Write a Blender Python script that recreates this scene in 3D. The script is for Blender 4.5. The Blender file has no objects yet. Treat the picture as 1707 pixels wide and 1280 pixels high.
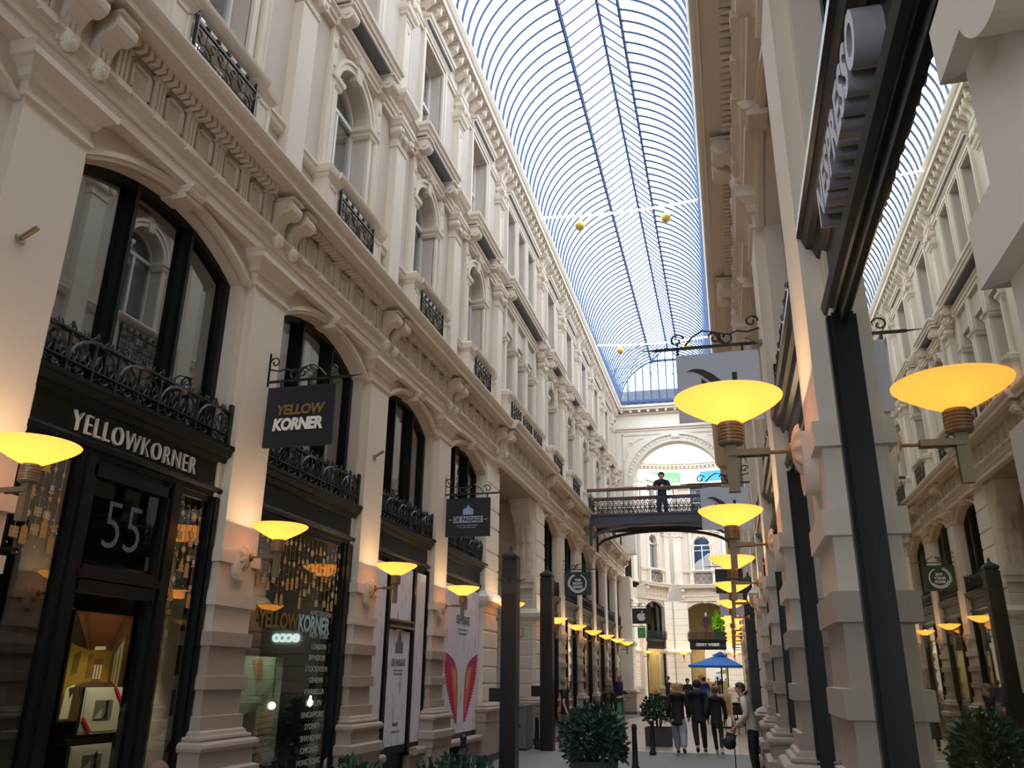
import bpy, bmesh, math, random
from mathutils import Vector, Matrix
random.seed(7)
PI = math.pi
scn = bpy.context.scene
COL = scn.collection

# ---------------------------------------------------------------- camera, sky, exposure
def set_cam(yaw, pitch, roll, fpx):
    y, p, r = math.radians(yaw), math.radians(pitch), math.radians(roll)
    fw = Vector((-math.sin(y)*math.cos(p), math.cos(y)*math.cos(p), math.sin(p)))
    rt = Vector((math.cos(y), math.sin(y), 0)); up = rt.cross(fw)
    r2 = rt*math.cos(r) + up*math.sin(r); u2 = -rt*math.sin(r) + up*math.cos(r)
    cam = bpy.data.cameras.new('camera'); o = bpy.data.objects.new('camera', cam); COL.objects.link(o)
    m = Matrix((r2, u2, -fw)).transposed().to_4x4(); m.translation = (0, 0, 1.65)
    o.matrix_world = m
    cam.sensor_fit = 'HORIZONTAL'; cam.sensor_width = 36; cam.lens = fpx/1707*36
    cam.clip_start = 0.05; cam.clip_end = 400
    scn.camera = o
set_cam(14.60257678, 19.60636536, 0.70597391, 1362.99)
scn.view_settings.view_transform = 'Standard'; scn.view_settings.look = 'None'
scn.view_settings.gamma = 1.0; scn.view_settings.exposure = 0.30
try: scn.view_settings.use_curve_mapping = False
except Exception: pass
scn.cycles.max_bounces = 10; scn.cycles.diffuse_bounces = 5; scn.cycles.glossy_bounces = 5
scn.cycles.transparent_max_bounces = 16; scn.cycles.sample_clamp_indirect = 6.0
scn.cycles.caustics_reflective = False; scn.cycles.caustics_refractive = False

world = bpy.data.worlds.new('sky'); scn.world = world; world.use_nodes = True
wn = world.node_tree.nodes; wl = world.node_tree.links; wn.clear()
w_out = wn.new('ShaderNodeOutputWorld'); w_bg = wn.new('ShaderNodeBackground')
w_tc = wn.new('ShaderNodeTexCoord'); w_nz = wn.new('ShaderNodeTexNoise'); w_rp = wn.new('ShaderNodeValToRGB')
w_nz.inputs['Scale'].default_value = 1.7; w_nz.inputs['Detail'].default_value = 5; w_nz.inputs['Roughness'].default_value = 0.55
w_rp.color_ramp.elements[0].position = 0.36; w_rp.color_ramp.elements[0].color = (0.42, 0.64, 0.92, 1)
w_rp.color_ramp.elements[1].position = 0.47; w_rp.color_ramp.elements[1].color = (2.2, 2.35, 2.5, 1)
wl.new(w_tc.outputs['Generated'], w_nz.inputs['Vector']); wl.new(w_nz.outputs['Fac'], w_rp.inputs['Fac'])
wl.new(w_rp.outputs['Color'], w_bg.inputs['Color']); w_bg.inputs['Strength'].default_value = 1.9
wl.new(w_bg.outputs['Background'], w_out.inputs['Surface'])

# ---------------------------------------------------------------- materials
def lin(r, g, b):
    f = lambda c: (c/255/12.92) if c/255 <= 0.04045 else ((c/255+0.055)/1.055)**2.4
    return (f(r), f(g), f(b), 1)
def mat(name, col, rough=0.7, metal=0.0, var=0.0, scale=3.0, bump=0.0, emit=None, estr=0.0, spec=0.5):
    m = bpy.data.materials.new(name); m.use_nodes = True
    nt = m.node_tree; b = nt.nodes['Principled BSDF']
    b.inputs['Base Color'].default_value = col; b.inputs['Roughness'].default_value = rough; b.inputs['Metallic'].default_value = metal
    b.inputs['Specular IOR Level'].default_value = spec
    if var > 0 or bump > 0:
        tc = nt.nodes.new('ShaderNodeTexCoord'); nz = nt.nodes.new('ShaderNodeTexNoise')
        nz.inputs['Scale'].default_value = scale; nz.inputs['Detail'].default_value = 6
        nt.links.new(tc.outputs['Object'], nz.inputs['Vector'])
        if var > 0:
            mx = nt.nodes.new('ShaderNodeMix'); mx.data_type = 'RGBA'
            mx.inputs[6].default_value = tuple(c*(1-var) for c in col[:3])+(1,)
            mx.inputs[7].default_value = tuple(min(1, c*(1+var)) for c in col[:3])+(1,)
            nt.links.new(nz.outputs['Fac'], mx.inputs[0]); nt.links.new(mx.outputs[2], b.inputs['Base Color'])
        if bump > 0:
            bp = nt.nodes.new('ShaderNodeBump'); bp.inputs['Strength'].default_value = bump; bp.inputs['Distance'].default_value = 0.02
            nt.links.new(nz.outputs['Fac'], bp.inputs['Height']); nt.links.new(bp.outputs['Normal'], b.inputs['Normal'])
    if emit:
        b.inputs['Emission Color'].default_value = emit; b.inputs['Emission Strength'].default_value = estr
    return m
def glass(name, tint, refl, ior=1.5, rcol=(1, 1, 1, 1)):
    m = bpy.data.materials.new(name); m.use_nodes = True; nt = m.node_tree; nt.nodes.clear()
    out = nt.nodes.new('ShaderNodeOutputMaterial'); mix = nt.nodes.new('ShaderNodeMixShader')
    tr = nt.nodes.new('ShaderNodeBsdfTransparent'); tr.inputs[0].default_value = tint
    gl = nt.nodes.new('ShaderNodeBsdfGlossy'); gl.inputs['Roughness'].default_value = 0.0; gl.inputs['Color'].default_value = rcol
    lw = nt.nodes.new('ShaderNodeLayerWeight'); lw.inputs['Blend'].default_value = 0.5
    pw = nt.nodes.new('ShaderNodeMath'); pw.operation = 'POWER'; pw.inputs[1].default_value = 4.0
    ma = nt.nodes.new('ShaderNodeMath'); ma.operation = 'MULTIPLY_ADD'; ma.use_clamp = True
    ma.inputs[1].default_value = 1-refl; ma.inputs[2].default_value = refl
    nt.links.new(lw.outputs['Facing'], pw.inputs[0]); nt.links.new(pw.outputs[0], ma.inputs[0]); nt.links.new(ma.outputs[0], mix.inputs[0])
    nt.links.new(tr.outputs[0], mix.inputs[1]); nt.links.new(gl.outputs[0], mix.inputs[2]); nt.links.new(mix.outputs[0], out.inputs[0])
    return m
def emis(name, col, s):
    m = bpy.data.materials.new(name); m.use_nodes = True; nt = m.node_tree; nt.nodes.clear()
    out = nt.nodes.new('ShaderNodeOutputMaterial'); e = nt.nodes.new('ShaderNodeEmission')
    e.inputs[0].default_value = col; e.inputs[1].default_value = s; nt.links.new(e.outputs[0], out.inputs[0])
    return m
M = dict(
    cream=mat('cream_stucco', lin(222, 210, 195), 0.75, var=0.04, scale=2.2, bump=0.05),
    field=mat('grey_stucco', lin(204, 192, 180), 0.8, var=0.03, scale=2.0),
    white_stucco=mat('pale_stucco', lin(236, 228, 214), 0.75, var=0.03),
    stone=mat('sandstone', lin(176, 162, 148), 0.7, var=0.06, scale=6, bump=0.1),
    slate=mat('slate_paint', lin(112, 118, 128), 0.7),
    darkstone=mat('dark_plinth', lin(84, 82, 84), 0.7, var=0.1, scale=8),
    black=mat('black_green_paint', lin(22, 26, 28), 0.32, var=0.1, scale=4, spec=0.22),
    iron=mat('wrought_iron', lin(28, 31, 36), 0.42),
    blueiron=mat('painted_iron', lin(60, 68, 84), 0.45),
    white=mat('white_paint', lin(238, 236, 232), 0.45),
    brass=mat('aged_brass', lin(132, 122, 98), 0.42, metal=0.25, var=0.1, scale=12),
    plaster=mat('rosette_plaster', lin(206, 194, 176), 0.7, var=0.12, scale=25, bump=0.5),
    room=mat('dark_room', lin(34, 32, 31), 0.85),
    room_warm=mat('warm_room', lin(206, 186, 140), 0.85, var=0.15, scale=1.5),
    room_olive=mat('olive_room', lin(120, 108, 82), 0.8, var=0.1),
    glass_dark=glass('shop_glass', (0.62, 0.66, 0.64, 1), 0.10),
    glass_mezz=glass('mezzanine_glass', (0.5, 0.56, 0.56, 1), 0.20),
    glass_near=glass('display_glass', (0.75, 0.72, 0.6, 1), 0.42, rcol=(0.97, 0.97, 0.9, 1)),
    glass_up=glass('upper_glass', (0.6, 0.66, 0.7, 1), 0.30),
    glass_clear=glass('clear_glass', (0.9, 0.92, 0.92, 1), 0.05),
    glass_roof=glass('roof_glass', (0.93, 0.965, 1.0, 1), 0.02),
    rib=mat('roof_steel', lin(64, 88, 124), 0.6),
    steel=mat('purlin_steel', lin(50, 78, 124), 0.6),
    letter=mat('silver_letter', lin(214, 212, 206), 0.35),
    gold=mat('gold_sticker', lin(204, 158, 92), 0.5),
    goldball=mat('gold_bauble', lin(206, 178, 96), 0.28, metal=0.6),
    dark_sign=mat('navy_signboard', lin(28, 31, 40), 0.45),
    ochre=mat('ochre_paint', lin(128, 104, 48), 0.5),
    pale_sign=mat('pale_grey_board', lin(196, 204, 222), 0.5),
    brown_logo=mat('dark_brown_paint', lin(52, 38, 36), 0.5),
    green_sign=mat('dark_green_board', lin(28, 54, 48), 0.45),
    bright_green=mat('bright_green_board', lin(40, 150, 84), 0.5),
    asphalt=mat('asphalt', lin(128, 124, 120), 0.75, var=0.12, scale=9, bump=0.15),
    leaf=mat('dark_leaf', lin(54, 86, 68), 0.3, var=0.4, scale=9),
    planter=mat('planter_grey', lin(66, 66, 70), 0.6),
    wood=mat('handrail_wood', lin(138, 78, 56), 0.45, var=0.15, scale=5),
    ironblue=mat('bridge_steel', lin(58, 64, 76), 0.45),
    concrete=mat('soffit_concrete', lin(160, 146, 130), 0.8, var=0.06),
    cabinet=mat('grey_cabinet', lin(120, 122, 122), 0.55),
    blue=mat('blue_canvas', lin(20, 128, 226), 0.7),
    red=mat('red_plastic', lin(206, 32, 44), 0.5),
    paper=mat('white_paper', lin(236, 228, 210), 0.8),
    skin=mat('skin', lin(212, 160, 132), 0.55), rubber=mat('black_rubber', lin(22, 22, 24), 0.6),
)
def amber():
    m = bpy.data.materials.new('lit_amber_glass'); m.use_nodes = True; nt = m.node_tree; nt.nodes.clear()
    out = nt.nodes.new('ShaderNodeOutputMaterial'); e = nt.nodes.new('ShaderNodeEmission'); t = nt.nodes.new('ShaderNodeBsdfTranslucent'); d = nt.nodes.new('ShaderNodeBsdfDiffuse')
    a = nt.nodes.new('ShaderNodeAddShader'); a2 = nt.nodes.new('ShaderNodeMixShader'); a2.inputs[0].default_value = 0.25
    e.inputs[0].default_value = (1.0, 0.46, 0.10, 1); e.inputs[1].default_value = 0.70; t.inputs[0].default_value = (1.0, 0.60, 0.20, 1); d.inputs[0].default_value = (.9, .7, .4, 1)
    nt.links.new(t.outputs[0], a2.inputs[1]); nt.links.new(d.outputs[0], a2.inputs[2]); nt.links.new(a2.outputs[0], a.inputs[0]); nt.links.new(e.outputs[0], a.inputs[1]); nt.links.new(a.outputs[0], out.inputs[0])
    return m
M['bowl'] = amber()
def marble():
    m = mat('white_marble_print', lin(214, 214, 224), 0.45)
    nt = m.node_tree; b = nt.nodes['Principled BSDF']
    tc = nt.nodes.new('ShaderNodeTexCoord'); mp = nt.nodes.new('ShaderNodeMapping'); nz = nt.nodes.new('ShaderNodeTexNoise'); rp = nt.nodes.new('ShaderNodeValToRGB')
    mp.inputs['Scale'].default_value = (6, 6, 1.1); nz.inputs['Scale'].default_value = 2.6; nz.inputs['Detail'].default_value = 9; nz.inputs['Distortion'].default_value = 1.2
    rp.color_ramp.elements[0].position = 0.30; rp.color_ramp.elements[0].color = lin(170, 168, 182)
    rp.color_ramp.elements[1].position = 0.42; rp.color_ramp.elements[1].color = lin(240, 238, 246)
    nt.links.new(tc.outputs['Object'], mp.inputs[0]); nt.links.new(mp.outputs[0], nz.inputs[0]); nt.links.new(nz.outputs[0], rp.inputs[0]); nt.links.new(rp.outputs[0], b.inputs['Base Color'])
    return m
M['marble'] = marble()
def paving():
    m = mat('stone_paving', lin(196, 180, 156), 0.38)
    nt = m.node_tree; b = nt.nodes['Principled BSDF']
    tc = nt.nodes.new('ShaderNodeTexCoord'); br = nt.nodes.new('ShaderNodeTexBrick'); nz = nt.nodes.new('ShaderNodeTexNoise'); mx = nt.nodes.new('ShaderNodeMix'); mx.data_type = 'RGBA'; mx.blend_type = 'MULTIPLY'
    br.inputs['Scale'].default_value = 1.0; br.inputs['Color1'].default_value = lin(184, 162, 130); br.inputs['Color2'].default_value = lin(172, 154, 128); br.inputs['Mortar'].default_value = lin(130, 118, 104)
    br.inputs['Mortar Size'].default_value = 0.012; br.inputs['Brick Width'].default_value = 1.1; br.inputs['Row Height'].default_value = 1.1; br.offset = 0.0
    nz.inputs['Scale'].default_value = 1.3; mx.inputs[0].default_value = 0.35
    nt.links.new(tc.outputs['Object'], br.inputs['Vector']); nt.links.new(tc.outputs['Object'], nz.inputs['Vector'])
    nt.links.new(br.outputs['Color'], mx.inputs[6]); nt.links.new(nz.outputs['Color'], mx.inputs[7]); nt.links.new(mx.outputs[2], b.inputs['Base Color'])
    return m
M['paving'] = paving()
_mc = {}
def cm(r, g, b, rough=0.7):
    k = (r, g, b, rough)
    if k not in _mc: _mc[k] = mat('dye_%02x%02x%02x' % (r, g, b), lin(r, g, b), rough)
    return _mc[k]

# ---------------------------------------------------------------- mesh building
class MB:
    def __init__(s): s.v = []; s.f = []
    def add(s, vs, fs):
        n = len(s.v); s.v += [tuple(p) for p in vs]; s.f += [[i+n for i in f] for f in fs]; return s
    def box(s, x0, x1, y0, y1, z0, z1):
        return s.add([(x0, y0, z0), (x1, y0, z0), (x1, y1, z0), (x0, y1, z0), (x0, y0, z1), (x1, y0, z1), (x1, y1, z1), (x0, y1, z1)],
                     [(0, 3, 2, 1), (4, 5, 6, 7), (0, 1, 5, 4), (1, 2, 6, 5), (2, 3, 7, 6), (3, 0, 4, 7)])
    def rings(s, rs, cap=True, closed=True):
        n = len(rs[0]); vs = [p for r in rs for p in r]; fs = []
        for i in range(len(rs)-1):
            for j in range(n if closed else n-1):
                k = (j+1) % n; fs.append((i*n+j, i*n+k, (i+1)*n+k, (i+1)*n+j))
        if cap: fs.append(tuple(range(n-1, -1, -1))); fs.append(tuple((len(rs)-1)*n+j for j in range(n)))
        return s.add(vs, fs)
    def stack(s, u0, u1, w0, lv, back=-0.1):
        """block hugging the wall: lv = [(z, projection)]"""
        return s.rings([[(back, u0-d, z), (w0+d, u0-d, z), (w0+d, u1+d, z), (back, u1+d, z)] for z, d in lv])
    def tower(s, cx, cy, lv):
        """free standing square block: lv = [(z, half width)]"""
        return s.rings([[(cx-h, cy-h, z), (cx+h, cy-h, z), (cx+h, cy+h, z), (cx-h, cy+h, z)] for z, h in lv])
    def prof(s, u0, u1, pts):
        """profile polygon in (w,z) extruded along u"""
        return s.rings([[(w, u0, z) for w, z in pts], [(w, u1, z) for w, z in pts]])
    def face(s, w0, w1, pts):
        """outline in (u,z) extruded along w"""
        return s.rings([[(w0, a, z) for a, z in pts], [(w1, a, z) for a, z in pts]])
    def plan(s, z0, z1, pts):
        return s.rings([[(x, y, z0) for x, y in pts], [(x, y, z1) for x, y in pts]])
    def band(s, inner, outer, w0, w1):
        """flat ring strip between two equal length outlines in (u,z), solid from w0 to w1"""
        return s.rings([[(w0, a[0], a[1]), (w1, a[0], a[1]), (w1, b[0], b[1]), (w0, b[0], b[1])] for a, b in zip(inner, outer)])
    def tube(s, pts, r, n=5, cap=True):
        pts = [Vector(p) for p in pts]; rs = []
        rr = r if isinstance(r, (list, tuple)) else [r]*len(pts)
        up = None
        for i, p in enumerate(pts):
            t = (pts[min(i+1, len(pts)-1)]-pts[max(i-1, 0)])
            if t.length < 1e-9: t = Vector((0, 0, 1))
            t.normalize()
            if up is None: up = Vector((1, 0, 0)) if abs(t.x) < 0.8 else Vector((0, 1, 0))
            a = t.cross(up)
            if a.length < 1e-6: a = t.orthogonal()
            a.normalize(); b = t.cross(a); up = -b if False else up
            rs.append([p+(a*math.cos(2*PI*k/n)+b*math.sin(2*PI*k/n))*rr[i] for k in range(n)])
        return s.rings(rs, cap)
    def lathe(s, prof, n=20, c=(0, 0, 0)):
        return s.rings([[(c[0]+r*math.cos(2*PI*k/n), c[1]+r*math.sin(2*PI*k/n), c[2]+z) for k in range(n)] for r, z in prof])
    def ball(s, c, r, n=8, m=6, sc=(1, 1, 1)):
        rs = []
        for i in range(m+1):
            t = PI*i/m; q = max(math.sin(t), .02)*r
            rs.append([(c[0]+sc[0]*q*math.cos(2*PI*k/n), c[1]+sc[1]*q*math.sin(2*PI*k/n), c[2]-sc[2]*r*math.cos(t)) for k in range(n)])
        return s.rings(rs)
    def xf(s, mtx):
        s.v = [tuple(mtx @ Vector(p)) for p in s.v]; return s
    def join(s, o, mtx=None):
        return s.add([tuple(mtx @ Vector(p)) for p in o.v] if mtx else o.v, o.f)
    def build(s, name, m, parent=None, smooth=False):
        me = bpy.data.meshes.new(name); me.from_pydata(s.v, [], s.f)
        bm = bmesh.new(); bm.from_mesh(me); bmesh.ops.recalc_face_normals(bm, faces=bm.faces); bm.to_mesh(me); bm.free()
        if smooth:
            for p in me.polygons: p.use_smooth = True
        me.materials.append(M[m] if isinstance(m, str) else m)
        o = bpy.data.objects.new(name, me); COL.objects.link(o)
        if parent: o.parent = parent
        return o
def empty(name, loc=(0, 0, 0), rz=0.0, parent=None):
    o = bpy.data.objects.new(name, None); COL.objects.link(o); o.location = loc; o.rotation_euler = (0, 0, rz)
    o.empty_display_size = 0.2
    if parent: o.parent = parent
    return o
def tag(o, label=None, cat=None, group=None):
    if label: o['label'] = label
    if cat: o['category'] = cat
    if group: o['group'] = group
    return o
def struct(o): o['kind'] = 'structure'; return o
def copy_tree(o, parent=None):
    c = o.copy(); COL.objects.link(c)
    if parent: c.parent = parent; c.matrix_parent_inverse = o.matrix_parent_inverse
    for ch in list(o.children): copy_tree(ch, c)
    return c
_cache = {}; _num = {}
def numbered(base):
    _num[base] = _num.get(base, 0)+1; return '%s_%d' % (base, _num[base])
def put(key, builder, loc, rz=0.0, base=None):
    """first call builds the thing, later calls copy it with its parts"""
    if key in _cache: o = copy_tree(_cache[key])
    else: o = builder(); _cache[key] = o
    o.location = loc; o.rotation_euler = (0, 0, rz)
    if base:
        o.name = numbered(base) if base in ('trim', 'window', 'door') else base
        struct(o)
    return o
def text_mesh(name, body, width, height, m, mtx, depth=0.01, bold=0.0, shear=0.0, parent=None, spacing=1.0):
    cu = bpy.data.curves.new(name, 'FONT'); cu.body = body; cu.size = 1; cu.extrude = 0.02; cu.offset = bold; cu.shear = shear
    cu.space_character = spacing; cu.resolution_u = 3; cu.align_x = 'CENTER'
    t = bpy.data.objects.new(name, cu); COL.objects.link(t)
    dg = bpy.context.evaluated_depsgraph_get(); dg.update()
    me = bpy.data.meshes.new_from_object(t.evaluated_get(dg))
    bpy.data.objects.remove(t); bpy.data.curves.remove(cu)
    xs = [v.co.x for v in me.vertices]; ys = [v.co.y for v in me.vertices]
    x0, x1, y0, y1 = min(xs), max(xs), min(ys), max(ys)
    sx = width/(x1-x0); sy = height/(y1-y0) if height else sx
    for v in me.vertices:
        v.co = mtx @ Vector(((v.co.x-(x0+x1)/2)*sx, (v.co.y-(y0+y1)/2)*sy, (v.co.z+0.02)/0.04*depth))
    me.name = name; me.materials.clear(); me.materials.append(M[m] if isinstance(m, str) else m)
    o = bpy.data.objects.new(name, me); COL.objects.link(o)
    if parent: o.parent = parent
    return o
def on_left(x, y, z): return Matrix(((0, 0, 1, x), (1, 0, 0, y), (0, 1, 0, z), (0, 0, 0, 1)))
def on_right(x, y, z): return Matrix(((0, 0, -1, x), (-1, 0, 0, y), (0, 1, 0, z), (0, 0, 0, 1)))
def on_front(x, y, z): return Matrix(((1, 0, 0, x), (0, 0, -1, y), (0, 1, 0, z), (0, 0, 0, 1)))
def arc(cu, cz, r, a0, a1, n): return [(cu+r*math.cos(math.radians(a0+(a1-a0)*i/n)), cz+r*math.sin(math.radians(a0+(a1-a0)*i/n))) for i in range(n+1)]
def segarch(hw, zs, rise, n=16):
    R = (hw*hw+rise*rise)/(2*rise); cz = zs+rise-R; a = math.degrees(math.asin(hw/R))
    return arc(0, cz, R, 90+a, 90-a, n)
ORD = ['first', 'second', 'third', 'fourth', 'fifth', 'sixth', 'seventh', 'eighth', 'ninth', 'tenth', 'eleventh', 'twelfth', 'thirteenth', 'fourteenth']
# ---------------------------------------------------------------- layout
XL, XR = -5.0, 0.495                      # front of the piers on either side; camera stands at x = 0
XC = (XL+XR)/2
PIERS = [-2.2, 1.06, 4.45, 7.8, 11.1, 14.25, 17.65, 22.6, 25.85, 29.05, 32.25, 35.45, 38.65, 41.2]
WIDE = (17.65, 22.6, 41.2)               # broader rusticated piers flanking the cross passage
Y0, Y1 = PIERS[0], 41.7
def side_loc(s, y): return (XL if s < 0 else XR, y, 0)
def side_rz(s): return 0.0 if s < 0 else PI

# ---------------------------------------------------------------- ground storey pieces (local x = towards the street)
HW = 0.335
def pier():
    m = MB().box(-0.5, 0, -HW, HW, 2.0, 5.85)
    for z0, z1 in ((2.28, 2.41), (2.71, 2.84)): m.stack(-HW, HW, 0, [(z0, 0), (z0+.004, .036), (z1, .036), (z1+.004, 0)])
    r = m.build('trim', 'cream')
    low = MB().box(-0.5, 0.001, -HW-.001, HW+.001, 0, 2.03)
    for z0, z1 in ((1.10, 1.24), (1.48, 1.61), (1.89, 2.03)): low.stack(-HW, HW, 0, [(z0, 0), (z0+.004, .036), (z1, .036), (z1+.004, 0)])
    low.build('pier_shaft_stone', 'stone', r)
    MB().stack(-HW, HW, 0, [(0, .13), (.50, .13), (.52, .15), (.62, .15), (.66, .19), (.76, .19), (.78, .13), (.93, .13), (.93, .15), (.945, .165), (.97, .172), (1.0, .165), (1.02, .14), (1.02, .10), (1.04, .11), (1.06, .105), (1.07, .07), (1.10, .06), (1.13, .015)]).build('pier_base', 'stone', r)
    MB().stack(-HW, HW, 0, [(5.83, 0), (5.84, .03), (5.88, .03), (5.89, 0), (6.0, 0), (6.02, .035), (6.06, .05), (6.08, .05), (6.13, .11), (6.14, .14), (6.20, .14), (6.25, .16)]).build('pier_capital', 'cream', r)
    return r
def medallion():
    p = [(-.14, 2.86), (.14, 2.86), (.14, 2.69)]+arc(0, 2.69, .14, 0, -180, 24)[1:]
    r = MB().face(-.02, .05, p).build('trim', 'cream')
    m = MB(); rs = []
    for i in range(7):
        t = i/6; a = .092*math.cos(t*PI/2)
        rs.append([(.045+.05*math.sin(t*PI/2), a*(1+.10*math.cos(9*2*PI*k/72))*math.cos(2*PI*k/72), 2.795+1.4*a*(1+.10*math.cos(9*2*PI*k/72))*math.sin(2*PI*k/72)) for k in range(72)])
    m.rings(rs); m.build('shell_rosette', 'plaster', r, True)
    return r
def wide_pier():
    h = .52
    m = MB().box(-.6, -.03, -h, h, 0, 6.25)
    z = 1.12
    for dz in (.36, .33, .37, .35, .36):
        m.stack(-h, h, 0, [(z, -.03), (z+.03, 0), (z+dz-.03, 0), (z+dz, -.03)], back=-.5); z += dz
    m.stack(-h, h, 0, [(2.9, .0), (3.02, .0), (3.05, .05), (3.12, .10), (3.22, .12), (3.26, .08), (3.34, .02)], back=-.5)
    z = 3.34
    for dz in (.5, .36, .55, .4, .55, .42):
        m.stack(-h, h, 0, [(z, -.03), (z+.03, .0), (z+dz-.03, .0), (z+dz, -.03)], back=-.5); z += dz
    r = m.build('trim', 'white_stucco')
    MB().stack(-h, h, 0, [(.0, .10), (.75, .10), (.76, .12), (.93, .12), (.95, .16), (1.0, .17), (1.04, .12), (1.06, .13), (1.09, .08), (1.13, .0)], back=-.6).build('pier_base', 'stone', r)
    MB().stack(-h, h, 0, [(0, .115), (.14, .115)], back=-.61).build('plinth_course', 'darkstone', r)
    return r
def bay_wall(L, hw=1.2):
    zs, ri = 5.80, .36
    a = segarch(hw, zs, ri)
    out = [(-L/2, 0), (-hw, 0)]+a+[(hw, 0), (L/2, 0), (L/2, 6.30), (-L/2, 6.30)]
    r = MB().face(-.46, -.10, out).build('wall_left', 'cream')
    m = MB()
    a2 = segarch(hw+.07, zs, ri+.04); a3 = segarch(hw+.13, zs, ri+.10)
    m.band(segarch(hw, zs, ri), a2, -.12, -.055); m.band(a2, a3, -.12, -.03)
    m.build('archivolt', 'cream', r)
    k = MB().prof(-.11, .11, [(-.12, 6.10), (.02, 6.10), (.03, 6.14), (.05, 6.20), (.11, 6.22), (.13, 6.25), (-.12, 6.25)])
    k.prof(-.095, .095, [(-.40, 6.135), (-.06, 6.135), (-.06, 6.2), (-.40, 6.2)])
    k.tube([(.055, -.12, 6.21), (.055, .12, 6.21)], .05, 12); k.tube([(.03, -.115, 6.13), (.03, .115, 6.13)], .03, 10)
    k.build('keystone', 'cream', r)
    return r
def console_mb(u, z0=6.60, z1=7.0, w=.05, d=.26, hw=.095):
    """scroll bracket: big roll at the top front, tapering to the frieze"""
    m = MB(); H = z1-z0
    m.prof(u-hw, u+hw, [(w-.04, z0), (w+.05, z0), (w+.07, z0+.25*H), (w+.11, z0+.42*H), (w+d*.75, z0+.55*H), (w+d, z0+.72*H), (w+d, z1), (w-.04, z1)])
    c = (w+d*.72, z0+.70*H)
    m.tube([(c[0], u-hw-.02, c[1]), (c[0], u+hw+.02, c[1])], .24*H, 12)
    m.tube([(c[0], u-hw-.035, c[1]), (c[0], u+hw+.035, c[1])], .10*H, 8)
    m.box(w-.04, w+d+.03, u-hw-.02, u+hw+.02, z1-.035, z1)
    for k in (-1, 0, 1): m.box(w-.03, w+.075, u+k*.055-.014, u+k*.055+.014, z0-.16, z0+.12)
    m.box(w-.04, w+.05, u-hw, u+hw, z0-.16, z0)
    return m
def shell_drop(u): return MB().face(.07, .155, [(u-.07, 6.565), (u+.07, 6.565), (u+.065, 6.47)]+arc(u, 6.46, .06, 0, -180, 10)[1:]+[(u-.065, 6.47)]).lathe([(.0, .0), (.05, .0), (.05, .02), (.03, .03), (.02, .035), (0, .04)], 12).ball((.16, u, 6.47), .035, 10, 6, (.6, 1, 1.2)) if False else MB().face(.07, .15, [(u-.07, 6.565), (u+.07, 6.565), (u+.065, 6.47)]+arc(u, 6.46, .06, 0, -180, 10)[1:]+[(u-.065, 6.47)]).rings([[(.15, u+.046*math.cos(2*PI*k/14), 6.475+.05*math.sin(2*PI*k/14)) for k in range(14)], [(.165, u+.042*math.cos(2*PI*k/14), 6.475+.046*math.sin(2*PI*k/14)) for k in range(14)], [(.155, u+.028*math.cos(2*PI*k/14), 6.475+.03*math.sin(2*PI*k/14)) for k in range(14)], [(.172, u+.012*math.cos(2*PI*k/14), 6.475+.014*math.sin(2*PI*k/14)) for k in range(14)]])
def entablature(L, step=0.0):
    h = L/2; e = step
    m = MB().prof(-h, h, [(-.46, 6.25), (.05+e, 6.25), (.05+e, 6.37), (.075+e, 6.375), (.075+e, 6.48), (.10+e, 6.50), (.14+e, 6.53), (.14+e, 6.57), (.05+e, 6.58), (.05+e, 7.04), (-.46, 7.04)])
    n = max(5, int(round((L-.9)/.47))); a0, a1 = -h+.42, h-.42; du = (a1-a0)/n
    for i in range(n+1):
        u = a0+i*du
        for k in (-1, 0, 1): m.box(.04+e, .095+e, u+k*.05-.019, u+k*.05+.019, 6.60, 6.97)
        m.box(.04+e, .11+e, u-.09, u+.09, 6.945, 6.985)
        m.box(.06+e, .155+e, u-.08, u+.08, 6.50, 6.565)
        if i < n:
            b = .022; x0, x1 = u+.115, u+du-.115
            for q in ((x0, x1, 6.63, 6.63+b), (x0, x1, 6.92-b, 6.92), (x0, x0+b, 6.63, 6.92), (x1-b, x1, 6.63, 6.92)): m.box(.04+e, .088+e, *q)
    r = m.build('trim', 'cream')
    MB().prof(-h, h, [(-.1, 7.03), (.08+e, 7.03), (.10+e, 7.0), (.12+e, 7.0), (.122+e, 7.058), (.26+e, 7.062), (.375+e, 7.058), (.385+e, 7.04), (.39+e, 7.115), (.405+e, 7.13), (.42+e, 7.135), (.445+e, 7.18), (.46+e, 7.22), (.46+e, 7.25), (-.1, 7.33)]).build('cornice', 'cream', r)
    d = MB(); nd = int((L-.72)/.088); s0 = -nd*.088/2
    for i in range(nd): d.box(.115+e, .215+e, s0+i*.088, s0+i*.088+.048, 6.965, 7.066)
    d.build('dentil_band', 'cream', r)
    for sgn in (-1, 1):
        u = sgn*(h-.17); console_mb(u, w=.05+e).build('console', 'cream', r)
        q = shell_drop(u); q.v = [(x+e, y, z) for x, y, z in q.v]; q.build('shell_drop', 'white_stucco', r, True)
    return r

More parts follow.
